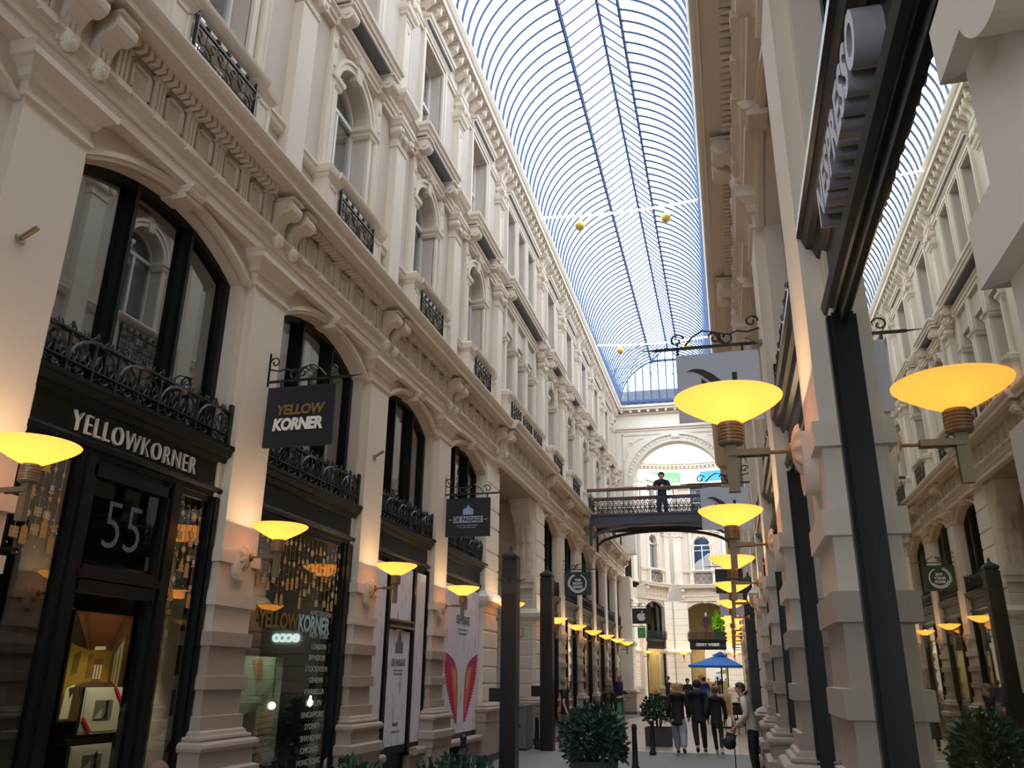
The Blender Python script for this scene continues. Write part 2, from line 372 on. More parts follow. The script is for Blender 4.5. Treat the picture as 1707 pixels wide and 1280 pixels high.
# ---------------------------------------------------------------- mezzanine window, rail and shop front frames
def mezz_window():
    hw, zs, ri, zb = 1.2, 5.80, .36, 3.9
    o = [(-hw, zb)]+segarch(hw, zs, ri)+[(hw, zb)]; i = [(-hw+.085, zb)]+segarch(hw-.085, zs-.01, ri-.07)+[(hw-.085, zb)]
    m = MB().band(o, i, -.40, -.26)
    for u in (-.42, .42):
        m.box(-.40, -.25, u-.05, u+.05, zb, 6.08); m.box(-.27, -.22, u-.022, u+.022, zb, 6.07)
    m.box(-.40, -.26, -hw, hw, zb, zb+.12)
    r = m.build('window', 'black')
    MB().face(-.335, -.325, [(-hw+.05, zb+.05)]+segarch(hw-.05, zs-.01, ri-.04)+[(hw-.05, zb+.05)]).build('pane', 'glass_mezz', r)
    return r
def gothic_rail(hw=1.27, z0=3.91, z1=4.33):
    """cast iron rail of interlaced arches with leaf finials"""
    r = MB().box(-.02, .02, -hw, hw, z0, z0+.03).box(-.018, .018, -hw, hw, z0+.12, z0+.135).box(-.018, .018, -hw, hw, z1-.05, z1-.03)
    r.box(-.025, .025, -hw-.02, -hw+.03, z0-.02, z1+.05).box(-.025, .025, hw-.03, hw+.02, z0-.02, z1+.05)
    root = r.build('balcony_railing', 'iron')
    m = MB(); n = 9; p = 2*hw/n
    for k in range(-1, n):
        c = -hw+(k+1)*p
        pts = [(0.012*(1 if k % 2 else -1), u, z) for u, z in arc(c, z0+.12, p*.98, 180, 0, 10) if -hw <= u <= hw]
        if len(pts) > 2: m.tube([(a, u, z0+.12+(z-z0-.12)*.9) for a, u, z in pts], .014, 4)
    for k in range(n+1):
        u = min(max(-hw+k*p, -hw+.01), hw-.01); m.box(-.012, .012, u-.012, u+.012, z0, z1-.03)
        m.tube([(0, u, z0+.14), (0, u-.03, z0+.21), (0, u-.05, z0+.2)], .012, 4); m.tube([(0, u, z0+.14), (0, u+.03, z0+.21), (0, u+.05, z0+.2)], .012, 4); m.ball((0, u, z0+.215), .018, 6, 4)
        if k < n:
            m.tube([(0, u+p*.5+.05*math.cos(t*PI/4), z0+.078+.035*math.sin(t*PI/4)) for t in range(9)], .010, 4); m.tube([(0, u, z0+.05), (0, u+p*.3, z0+.078), (0, u, z0+.11)], .009, 4); m.tube([(0, u+p, z0+.05), (0, u+p*.7, z0+.078), (0, u+p, z0+.11)], .009, 4)
            for q in (.25, .75): m.tube([(0, u+p*q, z0+.13), (0, u+p*q+.03, z0+.2), (0, u+p*q, z0+.27), (0, u+p*q-.03, z0+.2), (0, u+p*q, z0+.13)], .009, 4)
            m.ball((0, u+p/2, z0+.24), .02, 6, 4, (1, 1, 1.6)); m.tube([(0, u+p/2, z0+.12), (0, u+p/2, z1-.04)], .012, 4)
    f = m
    for k in range(2*n+1):
        u = -hw+k*p/2
        f.tube([(0, u-.045, z1-.02), (0, u-.02, z1+.015), (0, u, z1-.03)], .008, 4); f.tube([(0, u+.045, z1-.02), (0, u+.02, z1+.015), (0, u, z1-.03)], .008, 4)
        if k % 2 == 0: f.ball((0, u, z1+.015), .02, 6, 4, (1, 1, 1.7))
    f.build('arch_tracery', 'iron', root)
    return root
def fascia(mesh_only=False):
    hw = 1.30
    return MB().prof(-hw, hw, [(w-.085, z) for w, z in ((-.25, 3.36), (-.03, 3.36), (-.03, 3.40), (.0, 3.41), (.012, 3.45), (-.02, 3.47), (-.035, 3.49), (-.035, 3.72), (-.0, 3.74), (.02, 3.79), (.05, 3.80), (.07, 3.86), (.09, 3.87), (.09, 3.91), (-.25, 3.92))])
def shopfront(posts, sill=0.0, transom=None, glassm='glass_dark', zt=3.36, rails=()):
    """black joinery between two piers: posts = list of (u, half width)"""
    m = MB()
    for u, h in posts:
        m.box(-.26, -.10, u-h, u+h, sill, zt); m.box(-.11, -.08, u-h*.45, u+h*.45, sill, zt)
    m.box(-.22, -.10, -1.29, 1.29, sill, sill+.12); m.box(-.22, -.135, -1.29, 1.29, zt-.06, zt+.02)
    for u0, u1, z in rails: m.box(-.2, -.08, u0, u1, z-.05, z+.05)
    r = m.build('window', 'black')
    fascia().build('fascia', 'black', r)
    MB().box(-.162, -.15, -1.27, 1.27, sill+.08, zt-.06).build('pane', glassm, r)
    return r
def room(L, mt, depth=2.6, zt=6.2, mz=3.75, back=True):
    m = MB(); h = L/2-.02
    m.box(-depth-.05, -depth, -h, h, 0, zt); m.box(-depth, -.47, -h-.02, -h+.02, 0, zt); m.box(-depth, -.47, h-.02, h+.02, 0, zt)
    m.box(-depth, -.42, -h, h, mz, mz+.1); m.box(-depth, -.3, -h, h, zt, zt+.1)
    return m.build('wall_left_inner', mt)

# ---------------------------------------------------------------- first floor (arched windows)
def upper_wall(L, ops, z0, z1, arch=None, w0=-.42, w1=-.05):
    """wall panel with openings; ops = [(centre, half width, sill, spring, rise)]"""
    m = MB(); us = -L/2
    for c, hw, zs, zt, ri in ops:
        m.box(w0, w1, us, c-hw, z0, z1)
        if zs > z0: m.box(w0, w1, c-hw, c+hw, z0, zs)
        top = arc(c, zt, hw, 180, 0, 16) if ri else [(c-hw, zt), (c+hw, zt)]
        m.face(w0, w1, top+[(c+hw, z1), (c-hw, z1)])
        us = c+hw
    m.box(w0, w1, us, L/2, z0, z1)
    return m
def sash(c, hw, z0, zt, round_top, glassm='glass_up', transom=None):
    top = arc(c, zt, hw, 180, 0, 16) if round_top else [(c-hw, zt), (c+hw, zt)]
    ti = arc(c, zt, hw-.05, 180, 0, 16) if round_top else [(c-hw+.05, zt-.05), (c+hw-.05, zt-.05)]
    m = MB().band([(c-hw, z0)]+top+[(c+hw, z0)], [(c-hw+.05, z0+.05)]+ti+[(c+hw-.05, z0+.05)], -.37, -.29)
    m.box(-.37, -.29, c-hw, c+hw, z0, z0+.06)
    t = transom if transom else zt
    m.box(-.38, -.28, c-hw+.02, c+hw-.02, t-.035, t+.035); m.box(-.37, -.29, c-.03, c+.03, z0, t)
    r = m.build('window', 'white')
    tg = arc(c, zt, hw-.02, 180, 0, 16) if round_top else [(c-hw+.02, zt-.02), (c+hw-.02, zt-.02)]
    MB().face(-.335, -.33, [(c-hw+.02, z0+.02)]+tg+[(c+hw-.02, z0+.02)]).build('pane', glassm, r)
    return r
def first_floor(L, triple=False):
    cs = [0.0] if not triple else [-1.15, 0, 1.15]
    hw = .56 if not triple else .40; ZS = 9.80
    ops = [(c, hw, 7.9 if triple else 7.85, ZS if not triple else 10.05, not triple) for c in cs]
    r = upper_wall(L, ops, 7.2, 11.25).build('wall_left', 'field')
    a = MB(); s = MB()
    for c in cs:
        if not triple:
            o1, o2, o3 = arc(c, ZS, hw, 180, 0, 18), arc(c, ZS, hw+.10, 180, 0, 18), arc(c, ZS, hw+.15, 180, 0, 18)
            a.band(o1, o2, -.06, .0); a.band(o2, o3, -.06, .03)
            for q in (-1, 1): a.box(-.06, .0, min(c+q*hw, c+q*(hw+.12)), max(c+q*hw, c+q*(hw+.10)), 7.85, 9.74)
        for q in (-1, 1):
            x0, x1 = sorted((c+q*(hw-.02), c+q*(hw+.17)))
            a.stack(x0, x1, -.02, [(z+(ZS-9.70 if not triple else 0), d) for z, d in ((9.55, .02), (9.60, .05), (9.63, .05), (9.67, .08), (9.74, .09))], back=-.3)
        # moulded strips beside and above the opening
        z1 = 10.62
        for q in (-1, 1):
            x0, x1 = sorted((c+q*(hw+(.15 if not triple else .03)), c+q*(hw+(.31 if not triple else .16))))
            s.box(-.06, .02, x0, x1, 7.3, z1)
            if not triple:
                s.box(.015, .035, x0+.015, x0+.035, 8.2, 10.15); s.box(.015, .035, x1-.035, x1-.015, 8.2, 10.15)
                s.ball((.03, (x0+x1)/2, 10.33), .05, 8, 5, (.6, .9, 1.3)); s.ball((.03, (x0+x1)/2, 9.95), .03, 6, 4)
        if not triple:
            for q in (-1, 1):
                s.box(-.06, .0, *sorted((c+q*.2, c+q*(hw+.15))), 10.56, 10.62)
                s.box(-.06, .0, *sorted((c+q*(hw+.12), c+q*(hw+.16))), 10.0, 10.58)
    a.build('archivolt', 'cream', r); s.build('panelled_strips', 'cream', r)
    if not triple:
        k = MB().stack(-.075, .075, .02, [(10.28, .0), (10.32, .01), (10.52, .035), (10.53, .06), (10.57, .07), (10.63, .09)])
        k.build('keystone', 'cream', r)
    # architrave and band under the balcony slab
    h = L/2
    MB().prof(-h, h, [(-.1, 10.60), (.03, 10.60), (.03, 10.67), (.06, 10.69), (.06, 10.75), (.10, 10.79), (.10, 10.83), (.0, 10.84), (.0, 10.98), (.04, 11.0), (.08, 11.06), (.12, 11.08), (.12, 11.18), (-.1, 11.26)]).build('string_course', 'cream', r)
    MB().prof(-h, h, [(-.1, 8.0), (.0, 8.0), (.02, 8.03), (.03, 8.09), (.05, 8.11), (.05, 8.15), (-.1, 8.16)] if not triple else [(-.1, 7.2), (.02, 7.2), (.02, 7.4), (-.1, 7.42)]).build('dado_moulding', 'cream', r)
    return r
def pedestals(xs):
    r = None
    for u in xs:
        m = MB().stack(u-.17, u+.17, .17, [(7.22, .035), (7.36, .035), (7.38, 0), (7.96, 0), (7.98, .02), (8.02, .03), (8.03, .05), (8.07, .06), (8.14, .07), (8.17, .05)], back=-.06)
        for q in ((-.12, .12, 7.46, 7.485), (-.12, .12, 7.865, 7.89), (-.12, -.095, 7.46, 7.89), (.095, .12, 7.46, 7.89)): m.box(.16, .185, u+q[0], u+q[1], q[2], q[3])
        if r is None: r = m.build('trim', 'cream')
        else: m.build('pedestal', 'cream', r)
    return r
def scroll_rail(x0, x1, z0=7.30, z1=7.98):
    """wrought panel of rosette circles and scrolls"""
    m = MB().box(.185, .215, x0, x1, z0, z0+.02).box(.185, .215, x0, x1, z1-.12, z1-.10)
    m.box(.18, .22, x0, x0+.02, z0, z1).box(.18, .22, x1-.02, x1, z0, z1)
    root = m.build('balcony_railing', 'iron'); s = MB(); w = x1-x0; n = max(1, int(round(w/.36))); p = w/n; zc = (z0+z1-.10)/2; hh = (z1-.12-z0)/2
    for k in range(n):
        c = x0+(k+.5)*p
        s.tube([(.2, u, z) for u, z in arc(c, zc, p*.30, 0, 360, 12)], .010, 4); s.tube([(.2, u, z) for u, z in arc(c, zc, p*.13, 0, 360, 8)], .009, 4)
        for a in range(4):
            t = math.radians(45+90*a); q = (c+p*.30*math.cos(t), zc+p*.30*math.sin(t)); e = (c+p*.5*(1 if math.cos(t) > 0 else -1), zc+hh*(1 if math.sin(t) > 0 else -1))
            s.tube([(.2, q[0], q[1]), (.2, (q[0]*.4+e[0]*.6), q[1]*.7+e[1]*.3), (.2, e[0], e[1])], .010, 4)
            s.tube([(.2, u, z) for u, z in arc(c+p*.33*(1 if math.cos(t) > 0 else -1), zc+hh*.62*(1 if math.sin(t) > 0 else -1), p*.12, 0, 300, 8)], .009, 4)
        s.tube([(.2, c, zc-hh), (.2, c, zc+hh)], .008, 4); s.tube([(.2, c-p/2, zc), (.2, c+p/2, zc)], .008, 4)
    f = s
    for k in range(2*n+1):
        u = x0+k*p/2; f.ball((.2, u, z1-.04), .022, 6, 4, (1, 1, 2)); f.tube([(.2, u, z1-.11), (.2, u, z1)], .009, 4); f.box(.19, .21, u-.035, u+.035, z1-.06, z1-.04)
    f.build('scrollwork', 'iron', root)
    return root
def rail_cap(x0, x1): return MB().prof(x0, x1, [(.13, 8.06), (.25, 8.06), (.27, 8.09), (.28, 8.13), (.26, 8.16), (.12, 8.16)]).build('trim', 'cream')
def pilaster(z0=7.25, h=.20):
    m = MB().stack(-h, h, .09, [(z0, .05), (z0+.12, .05), (z0+.14, .0), (10.12, .0), (10.13, .02), (10.17, .02), (10.18, 0), (10.30, 0)])
    r = m.build('trim', 'cream')
    c = MB().stack(-h, h, .09, [(10.28, 0), (10.33, .03), (10.36, .03), (10.48, .05), (10.52, .10), (10.56, .10), (10.60, .12), (10.66, .12)])
    for q in (-1, 1): c.tube([(-.03, q*(h+.02), 10.41), (.17, q*(h+.02), 10.41)], .085, 12); c.tube([(.16, q*(h+.02), 10.41), (.20, q*(h+.02), 10.41)], .04, 8)
    c.ball((.15, 0, 10.36), .07, 8, 5, (.6, 1.3, 1)); c.build('pilaster_capital', 'cream', r, False)
    MB().stack(-h, h, .10, [(10.66, .02), (10.72, .02), (10.74, .0), (10.90, .0), (10.92, .03), (10.98, .06), (11.0, .09), (11.06, .12), (11.12, .15), (11.2, .15), (11.24, .08)]).build('cornice_block', 'cream', r)
    return r
def balcony_slab(hw):
    r = MB().stack(-hw, hw, .26, [(10.985, .0), (11.06, .0), (11.065, .03), (11.12, .04), (11.16, .075), (11.22, .08), (11.25, .05)]).build('trim', 'cream')
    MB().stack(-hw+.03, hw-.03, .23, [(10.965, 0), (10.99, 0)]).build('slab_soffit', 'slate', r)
    for q in (-1, 1):
        m = MB(); u = q*(hw-.16)
        m.prof(u-.10, u+.10, [(-.02, 10.66), (.03, 10.64), (.06, 10.69), (.12, 10.73), (.25, 10.76), (.27, 10.97), (-.02, 10.97)])
        m.tube([(.20, u-.105, 10.80), (.20, u+.105, 10.80)], .105, 14); m.tube([(.20, u-.125, 10.80), (.20, u+.125, 10.80)], .04, 8); m.tube([(.05, u-.11, 10.66), (.05, u+.11, 10.66)], .05, 10)
        m.box(-.02, .31, u-.12, u+.12, 10.93, 10.97); m.build('console', 'cream', r)
    return r

# ---------------------------------------------------------------- second floor and eaves
def second_floor(L, triple=False):
    cs = [0.0] if not triple else [-1.15, 0, 1.15]; hw = .54 if not triple else .40
    r = upper_wall(L, [(c, hw, 11.35, 13.55, 0) for c in cs], 11.2, 14.4).build('wall_left', 'field')
    m = MB(); h = L/2
    for c in cs:
        b = .12 if not triple else .08
        m.band([(c-hw, 11.3), (c-hw, 13.55), (c+hw, 13.55), (c+hw, 11.3)], [(c-hw-b, 11.3), (c-hw-b, 13.55+b), (c+hw+b, 13.55+b), (c+hw+b, 11.3)], -.06, .0)
        b2 = b+.05
        m.band([(c-hw-b+.03, 11.3), (c-hw-b+.03, 13.55+b-.03), (c+hw+b-.03, 13.55+b-.03), (c+hw+b-.03, 11.3)], [(c-hw-b2, 11.3), (c-hw-b2, 13.55+b2), (c+hw+b2, 13.55+b2), (c+hw+b2, 11.3)], -.06, .025)
    m.build('window_surround', 'cream', r)
    e = cs[-1]+hw+.24
    MB().stack(-e, e, .03, [(13.70, 0), (13.74, .03), (13.78, .04)]).stack(-e, e, .13, [(13.80, .0), (13.86, .0), (13.87, .03), (13.93, .05)]).build('window_hood', 'cream', r)
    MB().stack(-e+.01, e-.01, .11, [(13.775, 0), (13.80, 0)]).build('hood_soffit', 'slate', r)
    MB().prof(-h, h, [(-.1, 13.62), (.0, 13.62), (.0, 13.68), (.03, 13.70), (.03, 13.74), (-.1, 13.75)]).build('string_course', 'cream', r)
    return r
def lattice(c, hw=.40, z0=11.36, z1=11.72):
    m = MB().box(-.24, -.22, c-hw, c+hw, z1-.02, z1).box(-.24, -.22, c-hw, c+hw, z0, z0+.02)
    r = m.build('window_guard', 'blueiron'); s = MB(); n = 7
    for k in range(n):
        u0, u1 = c-hw+2*hw*k/n, c-hw+2*hw*(k+1)/n
        s.tube([(-.23, u0, z0), (-.23, u1, z1)], .008, 4); s.tube([(-.23, u1, z0), (-.23, u0, z1)], .008, 4); s.tube([(-.23, u, z) for u, z in arc((u0+u1)/2, (z0+z1)/2, .045, 0, 360, 8)], .008, 4)
    s.build('lattice', 'blueiron', r); return r
def top_pilaster():
    h = .17
    m = MB().stack(-h, h, .06, [(11.24, .04), (11.45, .04), (11.47, 0), (13.0, 0)])
    for q in (-1, 1): m.box(.05, .075, *sorted((q*h, q*(h-.03))), 11.6, 12.95)
    m.box(.05, .075, -h, h, 12.92, 12.95); m.ball((.06, 0, 12.78), .06, 8, 5, (.6, .8, 1.6))
    r = m.build('trim', 'cream')
    MB().stack(-h, h, .06, [(13.0, 0), (13.02, .04), (13.06, .05), (13.10, .09), (13.18, .11), (13.20, .04), (13.24, .02)]).build('pilaster_capital', 'cream', r)
    m = MB().stack(-h, h, .05, [(13.2, 0), (13.55, 0), (13.57, .04), (13.63, .05), (13.66, .08), (13.72, .09), (13.75, .02), (14.0, .02)])
    for q in (-1, 1): m.tube([(-.02, q*.15, 13.42), (.17, q*.15, 13.42)], .07, 10)
    m.ball((.13, 0, 13.40), .08, 8, 6, (.7, 1, 1.4)); m.build('carved_bracket', 'cream', r)
    for q in (-1, 1):
        u = q*.12; c = MB().prof(u-.06, u+.06, [(-.02, 13.78), (.10, 13.80), (.16, 13.95), (.26, 14.05), (.28, 14.22), (-.02, 14.22)]); c.tube([(.2, u-.07, 14.1), (.2, u+.07, 14.1)], .08, 10); c.build('console', 'cream', r, False)
    return r
def eaves(L):
    h = L/2
    m = MB().prof(-h, h, [(-.42, 13.72), (-.01, 13.75), (.0, 13.82), (.0, 14.20), (.06, 14.24), (.06, 14.28), (.34, 14.30), (.36, 14.28), (.365, 14.40), (.40, 14.42), (.44, 14.48), (.46, 14.52), (.46, 14.57), (-.42, 14.62)])
    r = m.build('trim', 'cream')
    n = int(round((L-.7)/.36)); s = (L-.7)/n
    for i in range(n+1):
        u = -h+.35+i*s; c = MB()
        c.rings([[(w, u-.075+(.03 if q else 0), z) for w, z in ((0, 13.98), (.06, 13.97), (.16, 14.05), (.24, 14.10), (.26, 14.24), (0, 14.24))] for q in (1,)]+[[(w, u+du, z) for w, z in ((0, 13.96), (.07, 13.95), (.18, 14.03), (.27, 14.08), (.29, 14.25), (0, 14.25))] for du in (-.05, .05)]+[[(w, u+.075-.03, z) for w, z in ((0, 13.98), (.06, 13.97), (.16, 14.05), (.24, 14.10), (.26, 14.24), (0, 14.24))]])
        c.ball((.21, u, 14.14), .075, 8, 6); c.box(-.0, .31, u-.09, u+.09, 14.24, 14.275)
        c.build('modillion', 'cream', r)
    return r
# ---------------------------------------------------------------- floor, roof and end wall
f = MB().box(-16, 9, -8, 17.2, -.2, 0).build('floor', 'asphalt'); struct(f)
f2 = MB().box(-16, 9, 17.2, 21.15, -.2, 0).build('floor', 'asphalt'); struct(f2)
f3 = MB().box(-13, 11, 21.3, 62, -.2, 0).build('floor', 'paving'); struct(f3)
f4 = MB().box(-16, 11, 21.15, 21.3, -.2, 0.004).build('trim', cm(214, 206, 190)); f4.name = numbered('trim'); struct(f4)
k = MB()
k.rings([[(-4.87, y, -.01), (-4.87+w, y, -.01), (-4.87+w, y, .03), (-4.87, y, .03)] for y, w in ((23.1, .55), (30, .55), (36, .7), (41, 1.3))])
k = k.build('trim', 'darkstone'); k.name = numbered('trim'); struct(k)
k = MB().rings([[(-4.32-.0+w, y, -.01), (-4.24+w, y, -.01), (-4.24+w, y, .035), (-4.32+w, y, .035)] for y, w in ((23.1, 0), (30, 0), (36, .15), (41, .75))]).build('trim', cm(205, 196, 180)); k.name = numbered('trim'); struct(k)

VZ, VR = 14.62, 2.36                      # spring height and radius of the glazed barrel vault
PZ = 16.88                                # height of the two purlins under the raised ridge
RY0, RY1 = -4.0, 39.6
def vault_arc(n=14):
    a = math.degrees(math.asin((PZ-VZ)/VR))
    L = [(XC-VR*math.cos(math.radians(a*i/n)), VZ+VR*math.sin(math.radians(a*i/n))) for i in range(n+1)]
    return L, [(2*XC-x, z) for x, z in L]
VL, VRR = vault_arc()
PX0, PX1 = VL[-1][0]-.03, VRR[-1][0]+.03
RIDGE = 17.62; RX = -2.12
def strip(pts, y0, y1):
    m = MB(); n = len(pts)
    return m.add([(x, y, z) for y in (y0, y1) for x, z in pts], [(i, i+1, n+i+1, n+i) for i in range(n-1)])
g = strip(VL, RY0, RY1); g.join(strip(VRR, RY0, RY1)); g.join(strip([(PX0, PZ+.12), (RX, RIDGE), (PX1, PZ+.12)], RY0, RY1))
ceil = g.build('ceiling', 'glass_roof'); struct(ceil)
def rib_mb(y):
    m = MB()
    for V in (VL, VRR): m.tube([(x, y, z-.02) for x, z in V], .036, 4)
    m.tube([(PX0, y, PZ+.05), (RX, y, RIDGE-.07)], .028, 4); m.tube([(PX1, y, PZ+.05), (RX, y, RIDGE-.07)], .028, 4)
    return m
ys = [RY1-.1-.372*i for i in range(118)]
rib0 = None
for y in ys[:78]:
    if rib0 is None: rib0 = rib_mb(0).build('rib', 'rib', ceil)
    o = rib0 if y == ys[0] else rib0.copy()
    if o is not rib0: COL.objects.link(o)
    o.location = (0, y, 0)
rm = MB()
for y in ys[78:]: rm.join(rib_mb(y))
o = rm.build('rib', 'rib', ceil); o['kind'] = 'stuff'
for x, nm in ((PX0, 'purlin'), (PX1, 'purlin')):
    m = MB().box(x-.03, x+.03, RY0, RY1, PZ-.10, PZ-.04).box(x-.03, x+.03, RY0, RY1, PZ+.08, PZ+.14)
    y = RY0
    while y < RY1-.4: m.tube([(x, y, PZ-.07), (x, y+.186, PZ+.1), (x, y+.372, PZ-.07)], .012, 4); y += .372
    m.build(nm, 'steel', ceil)
MB().box(RX-.035, RX+.035, RY0, RY1, RIDGE-.09, RIDGE+.03).build('ridge_beam', 'steel', ceil)
m = MB()
for x in (XL+.33, XR-.33): m.box(min(x, x-.12 if x < XC else x+.12), max(x, x-.12 if x < XC else x+.12), RY0, RY1, 14.56, 14.68)
m.build('gutter', 'white_stucco', ceil)
# glazed gable closing the vault
o_g = [(x, z) for x, z in VL]+[(x, z) for x, z in VRR[::-1]]
gb = MB(); gb.rings([[(x, y, z) for x, z in o_g] for y in (39.62, 39.63)]); gb.rings([[(x, y, z) for x, z in ((PX0, PZ), (RX, RIDGE), (PX1, PZ))] for y in (39.62, 39.63)])
gable = gb.build('window', 'glass_roof'); gable.name = numbered('window'); struct(gable)
m = MB()
for i in range(13):
    x = XC-VR+.02+(2*VR-.04)*i/12; dx = min(abs(x-XC), VR); top = min(VZ+math.sqrt(VR*VR-dx*dx), PZ)
    if abs(x-XC) < .75: top = RIDGE-(RIDGE-PZ)*abs(x-XC)/.78
    m.box(x-.03, x+.03, 39.52, 39.61, VZ, top)
m.box(PX0, PX1, 39.52, 39.6, PZ-.05, PZ+.05)
m.tube([(x, 39.58, z) for x, z in o_g], .035, 4); m.tube([(PX0, 39.58, PZ), (RX, 39.58, RIDGE), (PX1, 39.58, PZ)], .03, 4)
m.build('glazing_bar', 'steel', gable)
MB().box(XL+.2, XR-.2, 39.4, 39.62, 14.66, 14.78).box(XL+.2, XR-.2, 39.5, 39.7, 14.3, 14.45).build('window_sill', 'steel', gable)
# end wall with the great arch
acx, asz, ar = -1.96, 10.45, 2.17
op = arc(acx, asz, ar, 180, 0, 28)
out = [(XL-.3, 7.2), (acx-ar, 7.2)]+op+[(acx+ar, 7.2), (XR+.3, 7.2), (XR+.3, 14.55), (XL-.3, 14.55)]
ew = MB().rings([[(x, y, z) for x, z in out] for y in (39.7, 40.3)]).build('wall_end', 'white_stucco'); struct(ew)
def ring(r0, r1, y0, y1, n=28):
    a, b = arc(acx, asz, r0, 180, 0, n), arc(acx, asz, r1, 180, 0, n)
    return MB().rings([[(p[0], y0, p[1]), (p[0], y1, p[1]), (q[0], y1, q[1]), (q[0], y0, q[1])] for p, q in zip(a, b)])
ring(ar, ar+.10, 39.62, 39.8).join(ring(ar+.34, ar+.46, 39.58, 39.8)).build('archivolt', 'white_stucco', ew)
m = ring(ar+.10, ar+.34, 39.66, 39.8)
for i in range(3, 38):
    t = math.radians(180*i/40); c = (acx+(ar+.22)*math.cos(t), 39.65, asz+(ar+.22)*math.sin(t)); m.ball(c, .07 if i % 2 else .05, 7, 4, (1.2, .5, 1.2))
m.ball((acx, 39.64, asz+ar+.26), .17, 10, 6, (1.5, .5, .8)); m.build('carved_frieze', 'white_stucco', ew)
m = MB()
for z0, z1, d in ((13.25, 13.32, .06), (13.35, 13.42, .10), (14.1, 14.16, .12), (14.28, 14.40, .34), (14.40, 14.5, .42)): m.box(XL, XR, 39.7-d, 39.72, z0, z1)
x = XL+.4
while x < XR-.3: m.box(x, x+.12, 39.4, 39.72, 14.16, 14.28); x += .44
for q in (-4.6, .05): m.box(q, q+.06, 39.66, 39.72, 10.6, 13.1)
m.box(-4.6, .1, 39.66, 39.72, 13.02, 13.1); m.build('cornice', 'cream', ew)
m = MB()
for sx in (-1, 1):
    cx = acx+sx*2.25; m.tube([(cx+.16*math.cos(t*.5)*(1-t/14), 39.68, 12.55+.16*math.sin(t*.5)*(1-t/14)) for t in range(13)], .03, 5)
    m.tube([(cx+sx*.3, 39.68, 11.7), (cx+sx*.1, 39.68, 12.1), (cx+sx*.2, 39.68, 12.4), (cx-sx*.35, 39.68, 12.8), (cx-sx*.7, 39.68, 12.9)], .035, 5)
m.build('spandrel_relief', 'white_stucco', ew)
# grey tiled roofs seen through the gable
rr = MB().rings([[(-8, y, z0), (4, y, z0), (3.4, y, z1), (-7.4, y, z1)] for y, z0, z1 in ((40.4, 14.5, 15.6), (41.0, 14.5, 15.85))]).build('roof', mat('roof_tile', lin(120, 118, 122), .8, var=.3, scale=14)); struct(rr)

# ---------------------------------------------------------------- both facades
far_rooms = []
for s in (-1, 1):
    W = 'wall_left' if s < 0 else 'wall_right'
    for y in PIERS:
        if y in WIDE: o = put('wpier', wide_pier, (XL+(.45 if y > 40 else 0), y, 0) if s < 0 else side_loc(s, y), side_rz(s), 'trim')
        else:
            o = put('pier', pier, side_loc(s, y), side_rz(s), 'trim')
            if y > 0: put('medal', medallion, (XL+.02 if s < 0 else XR-.02, y, 0), side_rz(s), 'trim')
        put('pil', pilaster, side_loc(s, y), side_rz(s), 'trim'); put('tpil', top_pilaster, side_loc(s, y), side_rz(s), 'trim')
    for i in range(len(PIERS)-1):
        p, q = PIERS[i], PIERS[i+1]; yc, L = (p+q)/2, q-p; big = L > 4
        loc, rz = side_loc(s, yc), side_rz(s)
        def P(key, fn, base, std):
            o = put(key, fn, loc, rz, base); o.scale = (1, L/std, 1); return o
        std = 4.95 if big else 3.25
        e = P('ent%d' % big, lambda: entablature(std, .12 if big else 0.0), 'trim', std)
        P('up%d' % big, lambda: first_floor(std, big), W, std)
        P('top%d' % big, lambda: second_floor(std, big), W, std)
        P('eav%d' % big, lambda: eaves(std), 'trim', std)
        cs = [-1.15, 0, 1.15] if big else [0]
        for c in cs:
            yy = yc+c*(1 if s < 0 else -1)
            if big:
                put('s1b', lambda: sash(0, .40, 7.9, 10.05, False, transom=9.3), side_loc(s, yy), rz, 'window'); put('s2b', lambda: sash(0, .40, 11.35, 13.55, False, transom=12.6), side_loc(s, yy), rz, 'window')
            else:
                put('s1', lambda: sash(0, .56, 7.85, 9.80, True), side_loc(s, yy), rz, 'window'); put('s2', lambda: sash(0, .54, 11.35, 13.55, False, transom=12.6), side_loc(s, yy), rz, 'window')
        if big: P('ped3', lambda: pedestals([-1.85, -.62, .62, 1.85]), 'trim', std); P('slab3', lambda: balcony_slab(1.95), 'trim', std); P('cap3', lambda: rail_cap(-2.0, 2.0), 'trim', std)
        else: P('ped', lambda: pedestals([-.74, .74]), 'trim', std); P('slab', lambda: balcony_slab(.92), 'trim', std); P('cap', lambda: rail_cap(-.7, .7), 'trim', std)
        if not big:
            o = P('bay', lambda: bay_wall(3.25), W, 3.25)
            P('mezz', mezz_window, 'window', 3.25)
        # backs of the upper rooms, so that the windows look into dark interiors
        m = put('back%d' % big, lambda: MB().box(-2.2, -2.15, -std/2, std/2, 7.2, 14.5).box(-2.2, -.42, -std/2, std/2, 11.1, 11.2).box(-2.2, -.42, -std/2, std/2, 14.4, 14.5).box(-2.2, -.42, -std/2, -std/2+.05, 7.2, 14.5).build('wall_left_inner', 'room'), loc, rz, W+'_inner'); m.scale = (1, L/std, 1)
# unseen wall added behind the camera to block sky light, arch sized for fill
_o = arc(XC, 4.6, 1.25, 180, 0, 20)
struct(MB().rings([[(x, y, z) for x, z in [(XL-.6, 0), (XC-1.25, 0)]+_o+[(XC+1.25, 0), (XR+.6, 0), (XR+.6, 19), (XL-.6, 19)]] for y in (-4.3, -4.0)]).build('wall_back_light_block', 'white_stucco'))
for sd, x in ((-1, XL), (1, XR)):
    struct(MB().box(min(x, x+sd*.5), max(x, x+sd*.5), -4.0, -2.2, 0, 14.5).build('wall_left' if sd < 0 else 'wall_right', 'cream'))
